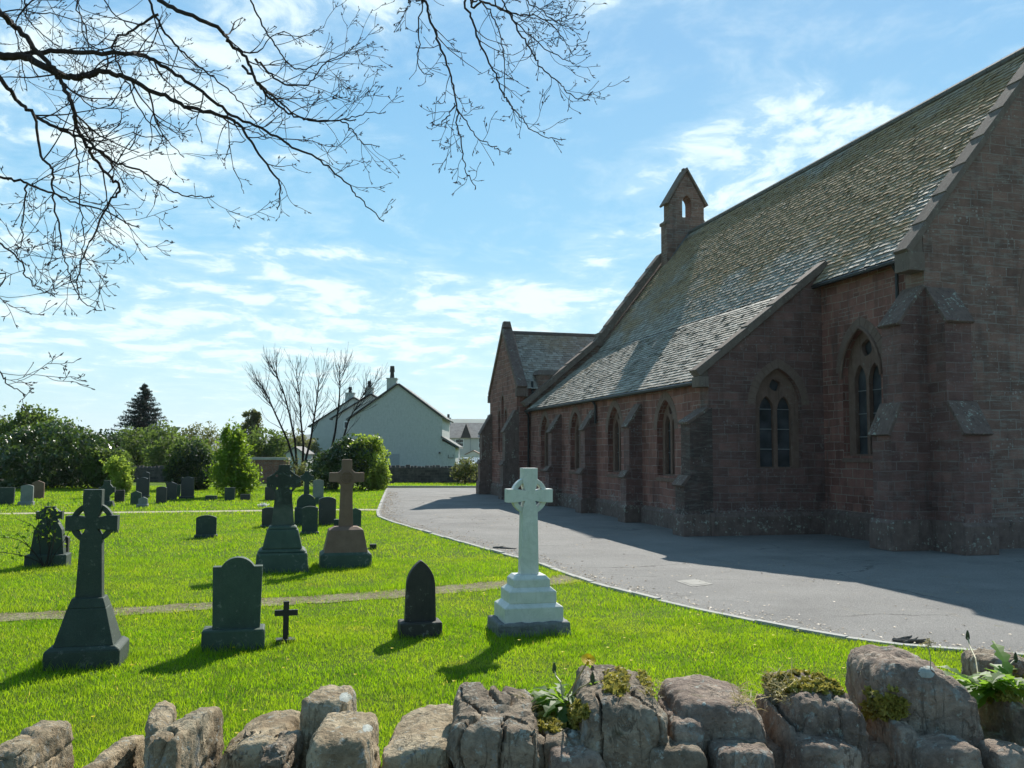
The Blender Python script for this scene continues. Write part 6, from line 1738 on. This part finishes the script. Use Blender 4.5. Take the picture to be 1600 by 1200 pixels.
# group at the left: points in pixels of a 2.4x enlargement of the corner
bough([(-160, 205), (0, 212), (95, 215), (180, 258), (270, 292), (330, 284), (385, 270), (470, 290), (600, 355), (720, 405), (850, 440), (900, 470), (960, 560), (1040, 670), (1050, 720), (1040, 790)], 6.4, 6.9, .050, .004, 24, 1, from_trunk(4.2), sc=S1, f0=.3)
bough([(60, 212), (110, 200), (210, 195), (420, 200), (545, 210), (640, 265), (760, 345), (870, 432), (1000, 490), (1100, 550), (1200, 600), (1290, 680), (1350, 745), (1440, 830)], 6.5, 7.1, .030, .004, 24, 2, sc=S1)
bough([(-160, -60), (0, 50), (60, 100), (130, 180), (200, 260), (230, 310), (275, 400), (290, 480), (330, 560), (360, 605), (420, 670), (450, 705), (400, 775), (350, 880), (310, 970), (290, 1060), (300, 1120)], 6.2, 6.7, .034, .004, 30, 3, from_trunk(5.2), sc=S1, f0=.3)
bough([(-160, 180), (0, 300), (60, 370), (130, 430), (200, 475), (290, 510), (370, 560), (430, 610), (520, 640), (600, 690), (700, 735), (800, 740)], 6.0, 6.6, .026, .004, 22, 4, from_trunk(3.9), sc=S1, f0=.3)
bough([(-200, 620), (0, 663), (100, 690), (200, 725), (300, 765), (400, 790), (460, 830), (520, 850)], 5.8, 6.2, .016, .004, 14, 5, from_trunk(3.0), sc=S1, f0=.4)
bough([(480, -110), (600, 0), (700, 50), (830, 110), (860, 160), (920, 215), (960, 300), (1000, 360), (1060, 410), (1130, 445), (1210, 452), (1330, 450)], 6.8, 7.3, .032, .005, 22, 6, [(-5.95, 6.7, 5.6), (-4.2, 6.75, 5.9)], sc=S1, f0=.35)
bough([(520, -120), (560, 0), (610, 110), (680, 190), (760, 260), (850, 330), (930, 420), (1000, 520)], 6.9, 7.2, .020, .004, 18, 7, [(-5.95, 6.75, 5.8), (-4.0, 6.85, 6.0)], sc=S1, f0=.35)
bough([(590, 55), (510, 100), (430, 155), (430, 210), (480, 320), (540, 430), (620, 520), (690, 590)], 6.6, 6.5, .015, .003, 16, 8, sc=S1)
bough([(128, 430), (155, 580), (200, 640), (196, 720), (225, 860), (230, 940), (260, 1020), (300, 1120), (380, 1170)], 6.1, 6.3, .014, .003, 22, 9, sc=S1)
bough([(232, 312), (275, 400), (280, 520), (300, 620), (300, 760), (315, 900), (300, 1000)], 6.5, 6.4, .013, .003, 18, 10, sc=S1)
bough([(900, -120), (940, 0), (990, 110), (1040, 180), (1080, 240), (1130, 260), (1200, 240), (1280, 215), (1330, 170)], 7.0, 7.2, .014, .003, 18, 11, [(-5.9, 6.9, 6.2), (-3.2, 7.0, 6.5)], sc=S1, f0=.4)
bough([(0, 270 + 0), (60, 330), (130, 385), (240, 380), (300, 300), (390, 250), (440, 215)], 7.0, 7.2, .012, .003, 14, 12, off=(400, 0), sc=1 / 2.909)
bough([(-60, 300), (0, 365), (80, 440), (140, 490), (240, 545), (400, 545), (500, 515), (590, 510)], 7.0, 7.3, .016, .003, 18, 13, off=(400, 0), sc=1 / 2.909)
bough([(380, 545), (440, 590), (480, 650), (565, 660)], 7.1, 7.2, .007, .003, 6, 14, off=(400, 0), sc=1 / 2.909)
bough([(-200, 850), (-40, 880), (0, 915), (60, 960), (100, 1040), (150, 1085), (200, 1105)], 5.9, 6.1, .012, .003, 12, 15, from_trunk(2.6), sc=S1, f0=.5)
bough([(97, 695), (92, 760), (80, 900), (60, 960)], 6.0, 6.0, .008, .003, 8, 16, sc=S1)
bough([(-140, 1290), (-60, 1320), (0, 1390), (30, 1440), (100, 1480)], 5.6, 5.7, .009, .003, 7, 17, from_trunk(1.9), sc=S1, f0=.55)
bough([(-100, 1050), (-20, 1100), (20, 1130)], 5.7, 5.8, .007, .003, 5, 18, from_trunk(2.4), sc=S1, f0=.6)
for i, (a, c, d_, e_) in enumerate((((80, -80), (100, 60), (200, 160), (330, 260)), ((250, -90), (290, 40), (330, 150), (300, 300)), ((-60, 20), (90, 40), (240, 60), (400, 130)), ((330, -80), (400, 20), (520, 130), (640, 180)), ((150, -60), (60, 80), (80, 220), (100, 340)))):
    bough([a, c, d_, e_], 6.6, 6.9, .011, .003, 17, 60 + i, [(-5.95, 6.8, 5.6 + .1 * i), (-4.3, 6.8, 5.9)], sc=S1, f0=.45, kl=(.3, .7))
# limb overhead and the sprays hanging from it
LIMB = [(-5.9, 6.8, 6.3), (-4.0, 6.7, 7.0), (-2.0, 6.6, 7.3), (-.2, 6.6, 7.0), (1.0, 6.6, 6.6), (1.6, 6.6, 6.4)]
b = MB(); b.tube([p - TL for p in spline(LIMB, 5)], list(np.linspace(.085, .018, 26)), 8); b.build('bough', M['bark'], tree, smooth=True)
O = dict(off=(400, 0), sc=1 / 2.909)
bough([(765, -90), (775, 10), (800, 120), (850, 240), (885, 350), (910, 470), (915, 560), (935, 700), (960, 780), (1000, 855)], 6.5, 6.3, .017, .003, 24, 31, [(-.35, 6.6, 7.0)], f0=.25, kl=(.18, .45), **O)
bough([(965, -90), (985, 90), (1020, 200), (1080, 320), (1125, 430), (1160, 480), (1220, 560), (1290, 615), (1400, 635)], 6.6, 6.5, .012, .003, 20, 32, [(.1, 6.6, 6.9)], f0=.25, kl=(.15, .40), **O)
bough([(990, -60), (1020, 0), (1070, 60), (1110, 160), (1130, 300), (1128, 440)], 6.6, 6.7, .010, .003, 16, 33, [(.2, 6.6, 6.9)], f0=.3, kl=(.15, .40), **O)
bough([(1000, -40), (1040, 10), (1150, 60), (1200, 150), (1260, 240), (1290, 300), (1370, 370), (1420, 420), (1490, 455), (1530, 415)], 6.7, 6.8, .012, .003, 24, 34, [(.3, 6.6, 6.85)], f0=.25, kl=(.15, .42), **O)
bough([(1080, -80), (1120, 0), (1180, 100), (1280, 190), (1380, 260), (1450, 290)], 6.6, 6.6, .009, .003, 18, 35, [(.5, 6.6, 6.8)], f0=.25, kl=(.15, .38), **O)
bough([(1110, -60), (1150, 50), (1260, 70), (1340, 110), (1400, 180), (1440, 250)], 6.5, 6.4, .008, .003, 18, 36, [(.6, 6.6, 6.75)], f0=.25, kl=(.15, .38), **O)
bough([(740, -70), (750, 0), (740, 180), (740, 290), (760, 330), (805, 340)], 6.5, 6.4, .008, .003, 14, 37, [(-.4, 6.6, 7.0)], f0=.3, kl=(.12, .32), **O)
bough([(1180, -80), (1220, 0), (1300, 50), (1380, 100), (1450, 70)], 6.7, 6.8, .008, .003, 18, 38, [(.8, 6.6, 6.7)], f0=.3, kl=(.15, .38), **O)
bough([(905, 470), (860, 540), (820, 570), (795, 555)], 6.4, 6.4, .006, .003, 7, 39, f0=.1, kl=(.12, .3), **O)
bough([(918, 500), (960, 560), (1000, 620), (1060, 655), (1105, 680)], 6.4, 6.3, .006, .003, 9, 40, f0=.1, kl=(.12, .3), **O)
bough([(690, -80), (700, 0), (690, 40), (640, 60)], 6.6, 6.6, .007, .003, 7, 41, [(-.7, 6.6, 7.1)], f0=.4, kl=(.12, .3), **O)

# blown leaf litter, grit and twig bits along the kerbs and the foot of the church
rg = np.random.default_rng(41); vs, fs = [], []
KD = np.array(densify(KERB, 400))
for k in range(2600):
    if k % 5:
        p = KD[int(rg.integers(40, 330))]; x, y = p[0] + .09 + abs(rg.normal(0, .28)), p[1] + abs(rg.normal(0, .10)) + .04
        if x > 8: continue
    else:
        y = rg.uniform(9.5, 30); x = kerb_x(y) + rg.uniform(.1, 6)
    s_ = rg.uniform(.006, .02) * (1 + y / 30); a = rg.uniform(0, 6.28); ca, sa = math.cos(a) * s_, math.sin(a) * s_; q = rg.uniform(.2, .7); o = len(vs)
    vs += [(x - ca, y - sa, .010), (x + sa * q, y - ca * q, .010 + rg.uniform(0, .012)), (x + ca, y + sa, .012), (x - sa * q, y + ca * q, .010 + rg.uniform(0, .012))]; fs.append((o, o + 1, o + 2, o + 3))
stuff(np_mesh('leaf_litter', vs, fs, M['litter']))
HAZE = 0.00009
if HAZE:
    b = MB(); b.box(-7200, 7200, -320, 9100, -3, 190)
    mt, t = mat('haze_air')
    v = t.new('ShaderNodeVolumePrincipled'); t.put(v.inputs['Color'], (.86, .93, 1.0)); v.inputs['Density'].default_value = HAZE; v.inputs['Anisotropy'].default_value = .3
    t.l.new(v.outputs[0], t.out.inputs['Volume'])
    stuff(b.build('haze', mt))
